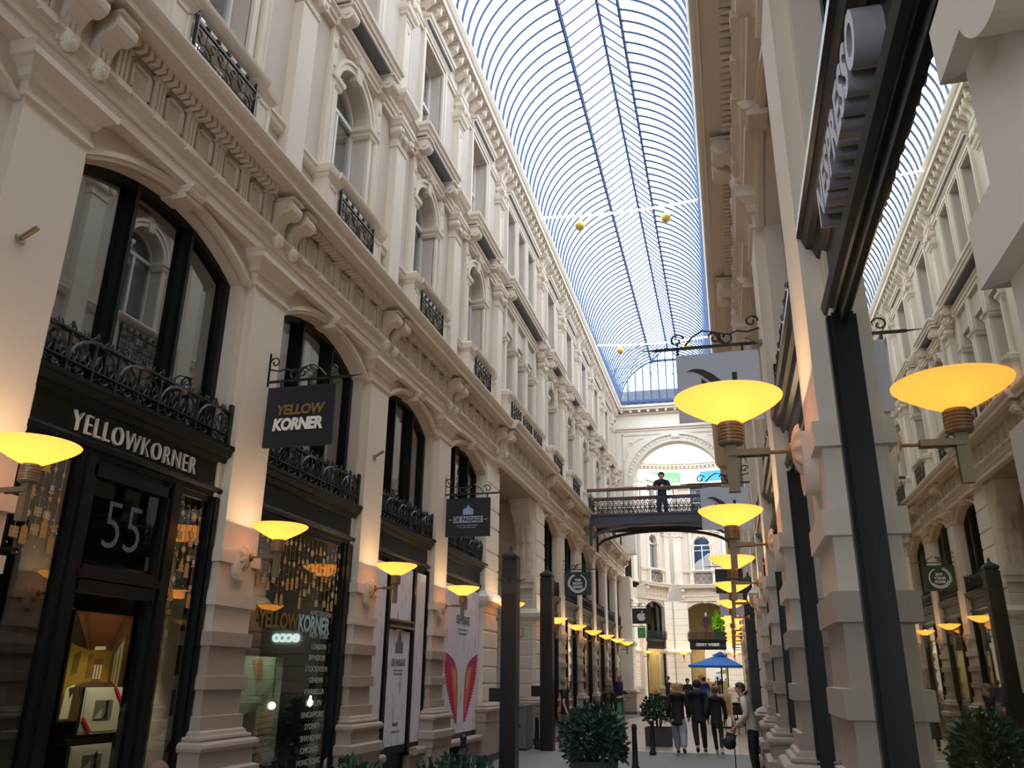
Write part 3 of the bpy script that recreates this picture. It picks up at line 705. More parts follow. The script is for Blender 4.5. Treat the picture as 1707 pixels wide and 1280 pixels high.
# outer faces behind the rows of rooms and the open end behind the camera
for x0, x1, nm in ((-8.2, -8.1, 'wall_left'), (3.7, 3.8, 'wall_right')):
    segs = [(-2.1, 18.2), (22.1, 41.7)]
    for a, b in segs: struct(MB().box(x0, x1, a, b, 0, 7.2).build(nm+'_outer', 'room'))

# ---------------------------------------------------------------- rotunda beyond the arcade (bays of the same order)
def far(key, fn, x, y, rz, base, sc=1.0): o = put(key, fn, (x, y, 0), math.radians(rz), base); o.scale = (1, sc, 1); return o
FAR = [(-1.46, 55, -90, .92), (1.7, 55, -90, .98), (-4.45, 53.55, -30, .80), (-6.35, 49.9, -12, 1.0)]
for fx, fy, rz, sc in FAR:
    far('ent0', None, fx, fy, rz, 'trim', sc); far('up0', None, fx, fy, rz, 'wall_end', sc); far('top0', None, fx, fy, rz, 'wall_end', sc); far('s1', None, fx, fy, rz, 'window', 1); far('s2', None, fx, fy, rz, 'window', 1)
    far('ped', None, fx, fy, rz, 'trim', sc); far('slab', None, fx, fy, rz, 'trim', sc); far('cap', None, fx, fy, rz, 'trim', sc)
    far('bay', None, fx, fy, rz, 'wall_end', sc)
    far('back0', None, fx, fy, rz, 'wall_end_inner', sc)
    if fx != -1.46: far('mezz', None, fx, fy, rz, 'window', sc)
for fx, fy, rz in ((-3.02, 55.05, -90), (.1, 55.05, -90), (-3.75, 54.75, -30), (-5.55, 52.3, -20), (-6.7, 48.2, -8)):
    far('wpier', None, fx, fy, rz, 'trim', .85); far('pil', None, fx, fy, rz, 'trim', 1.25); far('tpil', None, fx, fy, rz, 'trim', 1.25)
m = MB()
def drum(r0, r1, z0, z1, a0=20, a1=160, n=40, cx=-1.96, cy=48.2):
    return MB().rings([[(cx+r*math.cos(t), cy+r*math.sin(t), z) for r, z in ((r0, z0), (r1, z0), (r1, z1), (r0, z1))] for t in [math.radians(a0+(a1-a0)*i/n) for i in range(n+1)]])
dr = drum(6.75, 7.6, 13.55, 15.6).build('wall_end', 'white_stucco'); struct(dr)
dm = drum(6.45, 6.8, 15.0, 15.12).join(drum(6.3, 6.8, 15.12, 15.3)).join(drum(6.6, 6.8, 13.55, 13.7))
for i in range(60):
    t = math.radians(20+140*i/59); dm.join(MB().tower(0, 0, [(14.88, .07), (15.0, .07)]), Matrix.Translation((-1.96+6.6*math.cos(t), 48.2+6.6*math.sin(t), 0)))
dm.build('drum_cornice', 'cream', dr)
dome = MB(); n = 24
rings_d = [[(-1.96+7.0*math.cos(e)*math.cos(a), 48.2+7.0*math.cos(e)*math.sin(a), 15.6+5.2*math.sin(e)) for a in [2*PI*k/36 for k in range(36)]] for e in [math.radians(8*i) for i in range(11)]]
dome.rings(rings_d, cap=False); dm = dome.build('ceiling', 'glass_roof'); struct(dm)
m = MB()
for k in range(36): m.tube([r[k] for r in rings_d], .025, 4)
for r in rings_d[::3]: m.tube(r+[r[0]], .025, 4)
m.build('dome_rib', 'rib', dm)
for a0, a1, mt in ((95, 117, cm(120, 214, 130)), (63, 84, cm(70, 160, 206))):
    drum(6.72, 6.76, 13.95, 14.62, a0, a1, 12).build('colour_panel', mt, dr)
# closing walls around the rotunda
for a in ((-13, -12.8, 41.7, 60), (7.5, 7.7, 41.7, 60)): struct(MB().box(a[0], a[1], a[2], a[3], 0, 13.6).build('wall_end', 'white_stucco'))
struct(MB().box(-13, 8, 59, 59.2, 0, 13.6).build('wall_end', 'white_stucco'))
for x0, x1 in ((-13, XL-.45), (XR+.45, 8)): struct(MB().box(x0, x1, 41.5, 41.72, 0, 14.4).build('wall_end', 'cream'))
# covered lanes on both sides, the far wall rusticated
for sd in (-1, 1):
    ex = -16 if sd < 0 else 12; wx = XL if sd < 0 else XR
    def bx(mb, xa, xb, *r): return mb.box(min(xa, xb), max(xa, xb), *r)
    lm = bx(MB(), ex, wx+sd*.5, 22.1, 22.4, 0, 6.3); z = 1.1
    for dz in (.34, .36, .34, .38, .35, .33, .4, .36, .42, .38, .44):
        lm.rings([[(ex, 22.11, zz), (wx+sd*.1, 22.11, zz), (wx+sd*.1, 22.11-d, zz), (ex, 22.11-d, zz)] for zz, d in ((z, 0), (z+.03, .05), (z+dz-.03, .05), (z+dz, 0))]); z += dz
    ln = lm.build('wall_lane', 'cream'); struct(ln)
    bx(bx(MB(), ex, wx+sd*.05, 22.02, 22.1, 0, .9), ex, wx+sd*.05, 21.99, 22.1, .92, 1.06).build('wall_base', 'stone', ln)
    bx(MB(), ex, wx+sd*.05, 22.0, 22.1, 0, .13).build('plinth_course', 'darkstone', ln)
    struct(bx(MB(), ex, wx+sd*.5, 17.9, 18.15, 0, 6.3).build('wall_lane', 'cream'))
    struct(bx(MB(), ex, wx-sd*.02, 18.15, 22.12, 6.22, 6.5).build('ceiling', 'concrete'))
    struct(bx(MB(), ex, ex+sd*.2, 17.9, 22.4, 0, 6.3).build('wall_lane', 'room'))
for x, z in ((2.9, 1.9), (2.95, 1.25)):
    w = MB().box(x, x+.45, 22.02, 22.06, z, z+.5).build('window', 'black'); w.name = numbered('window'); struct(w); MB().box(x-.04, x+.49, 21.99, 22.06, z-.05, z).build('window_sill', 'stone', w)
cb = MB(); y0 = 22.1
cb.rings([[(x, y0-d, z) for d, z in ((0, 4.2), (.10, 4.2), (.12, 4.9), (.14, 5.35), (.22, 5.6), (.42, 5.8), (.52, 5.98), (.54, 6.2), (0, 6.2))] for x in (-5.6, -5.12)])
cb.tube([(-5.62, y0-.38, 6.0), (-5.10, y0-.38, 6.0)], .15, 12)
for x in (-5.56, -5.40, -5.24):
    for z0, z1, d in ((4.3, 4.55, .12), (4.66, 5.0, .13), (5.08, 5.6, .17)): cb.box(x, x+.07, y0-d-.03, y0-.05, z0, z1)
cb.box(-5.68, -5.04, y0-.18, y0, 4.02, 4.2).box(-5.64, -5.08, y0-.14, y0, 3.86, 4.02).box(-5.66, -5.06, y0-.58, y0, 6.12, 6.22)
o = cb.build('trim', 'cream'); o.name = numbered('trim'); struct(o)
# ---------------------------------------------------------------- shop fronts and their rooms
def lamp_pt(name, loc, w, col=(1, .8, .55), r=.06, parent=None):
    l = bpy.data.lights.new(name, 'POINT'); l.energy = w; l.color = col; l.shadow_soft_size = r
    o = bpy.data.objects.new(name, l); COL.objects.link(o); o.location = loc
    if parent: o.parent = parent
    return o
POSTS_DOOR = [(-1.24, .06), (-.52, .10), (.60, .10), (1.24, .06)]
def mid(i): return (PIERS[i]+PIERS[i+1])/2, PIERS[i+1]-PIERS[i]
def shop(key, fn, s, i, base='window'):
    yc, L = mid(i); o = put(key, fn, side_loc(s, yc), side_rz(s), base); o.scale = (1, L/(4.95 if (L > 4) else 3.25), 1); return o
def rooms(s, i, m):
    yc, L = mid(i); o = put('room_'+m, lambda: room(3.25, m), side_loc(s, yc), side_rz(s), ('wall_left' if s < 0 else 'wall_right')+'_inner'); o.scale = (1, L/3.25, 1); return o
for i in (0, 1):
    shop('sf_plain', lambda: shopfront([(-1.24, .06), (1.24, .06)]), -1, i); rooms(-1, i, 'room')
# bay with the door marked 55
def door_bay():
    r = shopfront(POSTS_DOOR, rails=[(-.42, .5, 2.42), (-.42, .5, 2.30)])
    m = MB().box(-.16, -.07, -.46, .54, 2.36, 2.42).box(-.2, -.1, -.46, .54, 3.2, 3.3); m.build('transom_moulding', 'black', r); return r
o = shop('sf_door', door_bay, -1, 2); rooms(-1, 2, 'room')
o = shop('sf_display', lambda: shopfront([(-1.24, .07), (1.16, .13)]), -1, 3); rooms(-1, 3, 'room')
def poster_bay():
    r = shopfront(POSTS_DOOR, sill=.50, rails=[(-.45, .5, 2.40)], glassm='glass_clear')
    MB().box(-.17, -.05, -.46, .54, 2.33, 2.37).box(-.17, -.05, -.46, .54, 2.43, 2.46).build('transom_moulding', 'brass', r)
    MB().box(-.4, -.10, -1.29, -.62, 0, .5).box(-.4, -.10, .7, 1.29, 0, .5).build('stall_riser', 'stone', r)
    MB().prof(-1.29, -.62, [(-.4, .44), (.02, .44), (.05, .47), (.05, .52), (.02, .55), (-.4, .55)]).prof(.7, 1.29, [(-.4, .44), (.02, .44), (.05, .47), (.05, .52), (.02, .55), (-.4, .55)]).build('window_sill', 'stone', r)
    MB().box(-.35, -.2, -.62, .7, 0, .5).build('door_plinth', 'black', r)
    return r
o = shop('sf_poster', poster_bay, -1, 4); rooms(-1, 4, 'room')
def wing_bay():
    r = shopfront([(-1.24, .05), (1.22, .08)], sill=.50, glassm='glass_clear')
    MB().prof(-1.29, 1.29, [(-.4, .42), (.02, .42), (.05, .45), (.05, .50), (.02, .53), (-.4, .53)]).build('window_sill', 'stone', r)
    MB().box(-.4, -.06, .55, 1.29, 0, .42).box(-.4, -.06, -1.29, -1.1, 0, .42).build('stall_riser', 'stone', r)
    g = MB()
    for k in range(16): g.box(-.12, -.10, -1.05+k*.1, -1.03+k*.1, 0, .42)
    g.build('cellar_grille', 'iron', r); return r
o = shop('sf_wing', wing_bay, -1, 5); rooms(-1, 5, 'room')
for i in range(7, 13):
    shop('sf_far', lambda: shopfront([(-1.24, .07), (-.45, .06), (1.2, .09)], sill=.35), -1, i); rooms(-1, i, 'room_warm')
    yc, L = mid(i)
    lb = put('ceil_lamp', lambda: tag(MB().box(-1.6, -.9, -.9, .9, 3.70, 3.74).build('ceiling_light', emis('shop_lamp', (1, .80, .48, 1), 1.6)), 'flat warm ceiling light inside a lit shop', 'light', 'ceiling lights inside the lit left-hand shops'), (XL, yc, 0), 0)
    if i == 7: pass
# right hand side
for i in range(0, 13):
    big = i == 6
    if big: continue
    elif i < 4: shop('sf_near', lambda: shopfront([(-1.225, .065), (1.225, .065)], glassm='glass_near'), 1, i)
    else: shop('sf_far2', lambda: shopfront([(-1.24, .07), (1.2, .09)], sill=.35), 1, i)
    rooms(1, i, 'room_olive' if i < 4 else 'room_warm')
for k, y in enumerate((2.8, 6.1, 9.4)):
    lb = put('ceil_lamp2', lambda: tag(MB().box(-1.9, -1.5, -.9, .9, 3.70, 3.74).build('ceiling_light', emis('display_lamp', (1, .82, .5, 1), 2.2)), 'long dim ceiling light inside the dark-framed right-hand shop', 'light', 'ceiling lights inside the dark-framed right-hand shops'), (XR, y, 0), PI)
for fx, fy, rz, sc in FAR:
    o = put('sf_far3', lambda: shopfront([(-1.24, .07), (1.22, .07)], sill=.45, glassm='glass_clear'), (fx, fy, 0), math.radians(rz), 'window'); o.scale = (1, sc, 1)
    o = put('room_room_warm', None, (fx, fy, 0), math.radians(rz), 'wall_end_inner'); o.scale = (1, sc, 1)
    o = copy_tree(_cache['ceil_lamp']); o.location = (fx, fy, 0); o.rotation_euler = (0, 0, math.radians(rz)); o.data = o.data.copy(); o.data.materials[0] = M.setdefault('rot_lamp', emis('rotunda_lamp', (1, .80, .48, 1), 9.0)); o['label'] = 'flat warm ceiling light inside a shop of the far rotunda'; o['group'] = 'ceiling lights inside the rotunda shops'
# rails in front of the mezzanine and first floor windows
def nth(k): return ORD[k]
cnt = {-1: 0, 1: 0}; idx = {-1: 0, 1: 0}
for s in (-1, 1):
    sd = 'left' if s < 0 else 'right'; opp = 'right' if s < 0 else 'left'
    n = 0
    for i in range(len(PIERS)-1):
        yc, L = mid(i)
        if not (L > 4) and yc > 3:
            o = put('gothic', lambda: gothic_rail(1.27), (XL-.085 if s < 0 else XR+.085, yc, 0), side_rz(s)); o.name = 'balcony_railing'; o.scale = (1, L/3.25, 1)
            tag(o, 'black arched iron railing over the %s shop fascia along the %s wall' % (nth(n), sd), 'railing', 'arched iron railings over the shop fascias'); n += 1
    n = 0; g = 0
    for i in range(len(PIERS)-1):
        yc, L = mid(i)
        if yc < 4 or (s > 0 and yc > 17.5): continue
        if L > 4:
            for k, c in enumerate((-1.235, 0, 1.235)):
                o = put('scroll_s', lambda: scroll_rail(-.44, .44), (XL, yc+c, 0), 0); o.name = 'balcony_railing'
                tag(o, '%s of three scrolled iron railing panels above the covered lane on the left' % nth(k), 'railing', 'scrolled iron railings of the first floor')
            for k, c in enumerate((-1.15, 0, 1.15)):
                o = put('lat', lambda: lattice(0), (XL, yc+c*L/4.95, 0), 0); o.name = 'window_guard'
                tag(o, 'low lattice guard in the %s of three wide-bay top windows on the left' % nth(k), 'window guard', 'lattice guards of the top floor windows')
            continue
        o = put('scroll', lambda: scroll_rail(-.56, .56), (XL if s < 0 else XR, yc, 0), side_rz(s)); o.name = 'balcony_railing'
        tag(o, 'scrolled iron railing panel before the %s arched first floor window along the %s wall' % (nth(n), sd), 'railing', 'scrolled iron railings of the first floor'); n += 1
        if s < 0 and yc > 11:
            o = put('lat', lambda: lattice(0), (XL, yc, 0), 0); o.name = 'window_guard'
            tag(o, 'low blue-grey lattice guard in the %s single top floor window on the left' % nth(g), 'window guard', 'lattice guards of the top floor windows'); g += 1
for (fx, fy, rz, sc), nm in zip(FAR, ('facing the arcade', 'right of the facing bay', 'on the slanting bay left of it', 'on the leftmost rotunda bay')):
    o = put('gothic', None, (fx, fy, 0), math.radians(rz)); o.scale = (1, sc, 1); o.name = 'balcony_railing'; tag(o, 'black iron railing over the rotunda shop '+nm, 'railing', 'arched iron railings over the shop fascias')
    o = put('scroll', None, (fx, fy, 0), math.radians(rz)); o.name = 'balcony_railing'; tag(o, 'scrolled iron railing under the rotunda window '+nm, 'railing', 'scrolled iron railings of the first floor')

# ---------------------------------------------------------------- wall lamps
def wall_lamp():
    r = empty('wall_lamp')
    bx = .40
    MB().lathe([(.05, 2.975), (.08, 2.985), (.15, 3.02), (.22, 3.06), (.27, 3.092), (.292, 3.112), (.296, 3.122), (.286, 3.128), (.262, 3.108), (.21, 3.075), (.14, 3.035), (.04, 2.99)], 40, (bx, 0, 0)).build('lamp_shade', 'bowl', r, True)
    cp = [(.058, 2.85)]
    for k in range(6): z = 2.86+k*.019; cp += [(.068, z), (.068, z+.013), (.060, z+.014), (.060, z+.019)]
    MB().lathe(cp+[(.05, 2.985)], 20, (bx, 0, 0)).build('collar', 'brass', r)
    MB().box(bx-.03, bx+.03, -.022, .022, 2.59, 2.86).build('stem', 'brass', r)
    MB().tube([(.06, 0, 2.80), (bx-.1, 0, 2.80)], .011, 8).box(.2, bx+.02, -.032, -.022, 2.784, 2.818).box(.2, bx+.02, .022, .032, 2.784, 2.818).box(.2, bx-.03, -.03, .03, 2.812, 2.82).build('arm', 'brass', r)
    MB().lathe([(.035, 0), (.05, .01), (.045, .03), (.0, .05)], 14).xf(Matrix.Rotation(PI/2, 4, 'Y')).xf(Matrix.Translation((.07, 0, 2.80))).build('wall_plate', 'brass', r)
    for q in (-.10, .10): lamp_pt('bulb', (bx, q, 3.115), 3.6, (1, .74, .44), .025, r)
    return r
LY = [y for y in PIERS if y > 2]
where = {7.8: 'between the two black shop fronts', 11.1: 'between the lettered window and the marble posters', 14.25: 'between the marble posters and the wings poster'}
for s in (-1, 1):
    n = 0; sd = 'left' if s < 0 else 'right'
    for y in LY[:11]:
        dx = .02
        if y in WIDE and y < 40: dx = .04
        o = put('lamp', wall_lamp, ((XL+dx) if s < 0 else (XR-dx), y+.04, 0), side_rz(s)); o.name = 'wall_lamp'
        lab = 'lit amber bowl lamp on the %s pier along the %s wall' % (nth(n), sd)
        if s < 0 and y in where: lab = 'lit amber bowl lamp on the left pier '+where[y]
        if s < 0 and n == 0: lab = 'lit amber bowl lamp cut by the left edge, before the door marked 55'
        if s > 0 and n == 0: lab = 'largest lit amber bowl lamp, in front of the upper N signboard'
        tag(o, lab, 'lamp', 'amber wall lamps'); n += 1
for k, (x, y, rz) in enumerate(((-2.95, 54.9, -90), (.1, 54.9, -90), (-5.25, 52.0, -20))):
    o = copy_tree(_cache['lamp']); o.location = (x, y, 0); o.rotation_euler = (0, 0, math.radians(rz)); tag(o, 'small amber lamp on the rotunda pier '+['left of the shop facing the arcade', 'right of the shop facing the arcade', 'at the far left beside the slanting shop'][k], 'lamp', 'amber wall lamps')

# small brass rain spouts / flag holders on the piers
def holder():
    r = MB().lathe([(.0, 0), (.05, 0), (.05, .012), (.022, .014), (.022, .16), (.014, .17), (.0, .17)], 12).xf(Matrix.Rotation(math.radians(62), 4, 'Y')).build('flag_holder', 'brass'); return r
for s, y, lab in ((-1, 4.36, 'short brass flag holder on the leftmost pale pier'), (-1, 11.05, 'short brass flag holder on the left pier right of the lettered black shop window'), (1, 7.7, 'short brass flag holder on the grey pier at the upper right')):
    o = put('holder', holder, (XL+.0 if s < 0 else XR, y, 4.72), side_rz(s)); o.name = 'flag_holder'; tag(o, lab, 'holder')

# ---------------------------------------------------------------- hanging signs (local x out from the wall, board in the x-z plane)
def spiral(cx, cz, r, turns, a0, sgn=1, n=18): return [(cx+r*(1-.75*i/n)*math.cos(a0+sgn*turns*2*PI*i/n), 0, cz+r*(1-.75*i/n)*math.sin(a0+sgn*turns*2*PI*i/n)) for i in range(n+1)]
def bracket(root, ln=1.05, zt=4.82, plate=True):
    m = MB().box(-.02, ln, -.012, .012, zt-.014, zt+.014).tube([(ln-.02, 0, zt), (ln+.14, 0, zt+.008)], [.014, .003], 5)
    m.box(-.03, .0, -.02, .02, zt-.06, zt+.36)
    m.tube([(0, 0, zt+.16), (.12, 0, zt+.13), (.22, 0, zt+.15), (.30, 0, zt+.12)]+spiral(.33, zt+.09, .085, 1.1, .6, -1), .011, 5)
    m.tube(spiral(.07, zt+.24, .07, 1.1, PI, -1), .011, 5)
    m.tube([(.34, 0, zt+.02), (.46, 0, zt+.16), (.56, 0, zt+.18), (.66, 0, zt+.12), (.74, 0, zt+.03)], .011, 5); m.tube(spiral(.44, zt+.09, .07, 1.1, .4, 1), .011, 5); m.tube(spiral(.82, zt+.09, .075, 1.1, PI*.9, -1), .011, 5)
    for x in (.18, .82): m.box(x-.012, x+.012, -.012, .012, zt-.07, zt)
    return m.build('bracket', 'iron', root)
def board(root, m, x0=.03, x1=.88, z0=4.03, z1=4.74, t=.02): return MB().box(x0, x1, -t, t, z0, z1).build('sign_board', m, root)
def sign_root(s, y, label, cat='sign', group='hanging signs on iron brackets'):
    r = empty('hanging_sign', (XL if s < 0 else XR, y, 0), 0); tag(r, label, cat, group); return r
# on the left the local x axis points into the arcade; lettering faces the camera (-y)
def txt(root, name, body, w, h, m, x, z, y=-.022, bold=0.0, shear=0.0, sp=1.0): return text_mesh(name, body, w, h, m, on_front(x, y, z), .006, bold, shear, root, sp)
r = sign_root(-1, 7.95, 'black hanging sign lettered YELLOW KORNER between the two black shop fronts'); bracket(r); board(r, 'dark_sign')
txt(r, 'lettering', 'YELLOW', .60, .125, 'ochre', .47, 4.46, bold=.035, shear=.12, sp=.95); txt(r, 'lettering', 'KORNER', .62, .15, 'white', .45, 4.29, bold=.05, shear=.12, sp=.95)
r = sign_root(-1, 14.35, 'black hanging sign lettered DE PASSAGE under a small gabled emblem'); bracket(r); board(r, 'dark_sign')
def gabled(x, z, w, h, y=-.023):
    m = MB(); a = [(x-w/2, z), (x-w/2, z+h*.5), (x-w*.28, z+h*.66), (x-w*.17, z+h*.66), (x, z+h), (x+w*.17, z+h*.66), (x+w*.28, z+h*.66), (x+w/2, z+h*.5), (x+w/2, z)]
    i = [(x-w*.06, z), (x-w*.06, z+h*.3), (x, z+h*.38), (x+w*.06, z+h*.3), (x+w*.06, z)]
    m.rings([[(p[0], yy, p[1]) for p in a] for yy in (y, y+.004)]); return m
gabled(.46, 4.43, .20, .19).build('emblem', cm(150, 170, 205), r)
MB().box(.18, .74, -.024, -.02, 4.285, 4.40).build('name_plate', cm(188, 204, 230), r); txt(r, 'lettering', 'DE PASSAGE', .53, .09, 'dark_sign', .46, 4.343, y=-.026, bold=.03)
txt(r, 'small_lettering', 'SHOPPING HERITAGE IN', .40, .018, cm(188, 204, 230), .45, 4.235); txt(r, 'small_lettering', 'THE NETHERLANDS', .34, .018, cm(188, 204, 230), .45, 4.195)
MB().box(.09, .15, -.023, -.02, 4.335, 4.345).box(.77, .83, -.023, -.02, 4.335, 4.345).build('dash', cm(188, 204, 230), r)
r = sign_root(-1, 25.95, 'dark green hanging sign with THE BODY SHOP in a broken ring'); bracket(r); board(r, 'green_sign')
for k, b in enumerate(('THE', 'BODY', 'SHOP')): txt(r, 'lettering', b, (.20, .30, .28)[k], .075, 'white', .455, 4.49-k*.105, bold=.04)
def ringmark(cx, cz, r0, r1, a0, a1, y=-.024): return MB().rings([[(p[0], y, p[1]), (q[0], y, q[1]), (q[0], y+.004, q[1]), (p[0], y+.004, p[1])] for p, q in zip(arc(cx, cz, r0, a0, a1, 20), arc(cx, cz, r1, a0, a1, 20))])
ringmark(.455, 4.385, .255, .285, 110, 430).join(ringmark(.455, 4.385, .21, .235, 195, 320)).join(ringmark(.455, 4.385, .30, .315, 112, 200)).build('ring_mark', 'white', r)
r = sign_root(-1, 40.7, 'black hanging sign with a bitten silver apple mark'); bracket(r); board(r, 'dark_sign'); r.location.x = XL+.45
ap = [(.0, -.15), (.05, -.165), (.10, -.15), (.145, -.10), (.165, -.05), (.12, -.02), (.115, .03), (.15, .08), (.11, .11), (.06, .105), (.0, .09), (-.06, .11), (-.11, .10), (-.15, .05), (-.155, -.02), (-.13, -.09), (-.09, -.145), (-.05, -.165)]
MB().rings([[(.455+a*1.25, y, 4.37+b*1.25) for a, b in ap] for y in (-.026, -.02)]).rings([[(.455+a*1.25, y, 4.37+b*1.25) for a, b in ((.0, .12), (.0, .16), (.03, .20), (.075, .215), (.07, .17), (.04, .13))] for y in (-.026, -.02)]).build('apple_mark', 'letter', r)
# right: local x runs towards the arcade, so mirror the root
def sign_right(y, label):
    r = empty('hanging_sign', (XR, y, 0), 0); tag(r, label, 'sign', 'hanging signs on iron brackets')
    b = bracket(r); 
    for v in b.data.vertices: v.co.x = -v.co.x
    b.data.flip_normals(); return r
for y, lab in ((7.95, 'pale grey hanging sign with a large N mark behind the largest lamp'), (14.35, 'pale grey hanging sign with an N mark behind the second right-hand lamp')):
    r = sign_right(y, lab); MB().box(-.84, -.03, -.02, .02, 4.03, 4.74).build('sign_board', 'pale_sign', r)
    m = MB()
    sw = [(-.74, 4.56), (-.66, 4.585), (-.58, 4.57), (-.48, 4.51), (-.38, 4.41), (-.30, 4.30), (-.24, 4.20), (-.29, 4.20), (-.38, 4.31), (-.47, 4.40), (-.55, 4.47), (-.62, 4.53), (-.68, 4.555)]
    m.rings([[(a, yy, b) for a, b in sw] for yy in (-.026, -.02)]).box(-.30, -.255, -.026, -.02, 4.18, 4.52)
    m.rings([[(a, yy, b) for a, b in ((-.60, 4.16), (-.60, 4.48), (-.52, 4.40), (-.42, 4.30), (-.36, 4.20))] for yy in (-.026, -.02)]); m.build('logo', 'brown_logo', r)
r = sign_right(25.9, 'plain black hanging sign on the right wall behind the lamps'); MB().box(-.84, -.03, -.02, .02, 4.03, 4.74).build('sign_board', 'dark_sign', r)
r = sign_right(33.5, 'pale blue hanging sign, farthest on the right wall'); MB().box(-.84, -.03, -.02, .02, 3.9, 4.74).build('sign_board', 'pale_sign', r)

# ---------------------------------------------------------------- lettering on fascias and windows
def lettering(body, w, h, m, mtx, depth, label, name='shop_letters', cat='lettering', **k):
    o = text_mesh(name, body, w, h, m, mtx, depth, **k); tag(o, label, cat); return o
lettering('YELLOWKORNER', 1.66, .165, 'letter', on_left(XL-.118, 6.15, 3.59), .03, 'raised silver YELLOWKORNER letters on the black fascia above the door marked 55', bold=-.014, spacing=1.2)
lettering('55', .46, .40, cm(92, 108, 112), on_left(XL-.148, 6.16, 2.84), .004, 'large grey house number 55 on the transom glass of the black door', name='house_number', cat='number', bold=-.012)
lettering('NESPRESSO', 1.16, .20, cm(150, 146, 154, .5), on_right(XR+.125, 2.86, 3.64), .10, 'deep grey NESPRESSO block letters on the dark fascia at the upper right', bold=.035, spacing=1.06)
lettering('ecco', .85, .24, emis('neon_white', (.75, 1, .95, 1), 3.0), on_front(2.0, 22.05, 2.58), .05, 'glowing white ecco letters on the right lane wall, reflected in the lettered black window', bold=.03)
o = lettering('GERRY WEBER', 1.45, .17, 'letter', on_front(-1.46, 54.95, 3.6), .03, 'silver GERRY WEBER letters on the black fascia facing the arcade', bold=.01)
r = empty('window_lettering', (XL-.145, 9.45, 0)); tag(r, 'list of city names and a two-tone shop name on the black display window', 'lettering')
text_mesh('shop_name', 'YELLOW', .92, .20, 'ochre', on_left(0, -.45, 2.23), .004, .03, .0, r, .95); text_mesh('shop_name', 'KORNER', .84, .21, cm(176, 206, 204), on_left(0, .45, 2.23), .004, .03, .0, r, .95)
for k, c in enumerate(('AMSTERDAM', 'PARIS', 'NEW YORK', 'LONDON', 'BANGKOK', 'STOCKHOLM', 'GENEVA', 'MARBELLA', 'BERLIN', 'SINGAPORE', 'SYDNEY', 'SHANGHAI', 'CHICAGO', 'HONG KONG')):
    if c == 'PARIS': continue
    text_mesh('city_lettering', c, .066*len(c), .066, cm(178, 182, 178), on_left(0, .60+.02*(len(c) < 7), 2.37-k*.1345), .004, .006, 0, r)
# festive stickers: strings of gold ornaments on three panes
def ornament(m, w, kind, u, z, s):
    P = lambda pts: m.add([(0, u+a*s, z+b*s) for a, b in pts], [tuple(range(len(pts)))])
    if kind == 0: P([(.5*math.cos(t)*(1 if k % 2 == 0 else .45), .5*math.sin(t)*(1 if k % 2 == 0 else .45)) for k, t in enumerate([PI/2+2*PI*i/10 for i in range(10)])])
    elif kind == 1: P([(0, .9), (.3, .4), (.17, .4), (.45, -.05), (.26, -.05), (.55, -.5), (.08, -.5), (.08, -.65), (-.08, -.65), (-.08, -.5), (-.55, -.5), (-.26, -.05), (-.45, -.05), (-.17, .4), (-.3, .4)])
    elif kind == 2: P([(.5*math.cos(2*PI*i/14), .5*math.sin(2*PI*i/14)) for i in range(14)]); w.add([(.002, u+.26*s*math.cos(2*PI*i/10), z+.3*s*math.sin(2*PI*i/10)) for i in range(10)], [tuple(range(10))])
    elif kind == 3:
        P([(-.45, -.45), (.45, -.45), (.45, .45), (-.45, .45)]); w.add([(.002, u+a*s, z+b*s) for a, b in ((-.05, -.45), (.05, -.45), (.05, .45), (-.05, .45))], [(0, 1, 2, 3)]); w.add([(.002, u+a*s, z+b*s) for a, b in ((-.45, -.05), (.45, -.05), (.45, .05), (-.45, .05))], [(0, 1, 2, 3)])
    elif kind == 4: P([(-.35, -.7), (.35, -.7), (.35, .6), (.12, .8), (-.12, .8), (-.35, .6)])
    elif kind == 5: P([(0, .4), (.25, 0), (0, -.4), (-.25, 0)])
    else: w.add([(.0, u+a*s, z+b*s) for a, b in ((-.3, -.3), (.36, -.24), (.3, .42), (-.36, .36))], [(0, 1, 2, 3)]); P([(-.4, -.75), (.4, -.7), (.4, -.36), (-.4, -.4)])
def stickers(y, w, ztop, zmin, cols, seed, label, s0=.1):
    rnd = random.Random(seed); m, wh = MB(), MB()
    for c in range(cols):
        u = -w/2+(c+.5)*w/cols; z = ztop; nn = rnd.randint(2, 4); zend = zmin+(ztop-zmin)*rnd.random()*.35
        m.box(-.001, .001, u-.0025, u+.0025, zend, ztop)
        for k in range(nn): ornament(m, wh, rnd.choice((0, 1, 2, 2, 3, 0, 5, 6, 1)), u, ztop-.1-(ztop-.1-zend)*(k+rnd.random()*.4)/nn, s0*(.55+.4*rnd.random()))
        ornament(m, wh, rnd.choice((1, 3, 4)), u, zend, s0*.95)
    for k in range(cols*5):
        u, z = rnd.uniform(-w/2, w/2), rnd.uniform(zmin, ztop); wh.add([(.001, u+.008*math.cos(2*PI*i/6), z+.008*math.sin(2*PI*i/6)) for i in range(6)], [tuple(range(6))])
    r = m.build('window_sticker', 'gold'); r.location = (XL-.147, y, 0); tag(r, label, 'sticker', 'gold ornament stickers on the shop glass'); wh.build('white_print', cm(206, 206, 206), r)['kind'] = 'stuff'
stickers(5.20, .46, 3.28, 2.45, 5, 3, 'gold hanging ornament sticker on the narrow pane left of the door', .1)
stickers(7.05, .46, 3.22, 2.3, 5, 5, 'gold hanging ornament sticker on the narrow pane right of the door', .1)
stickers(9.45, 2.1, 3.27, 2.45, 19, 9, 'wide gold ornament sticker across the top of the lettered window', .1)

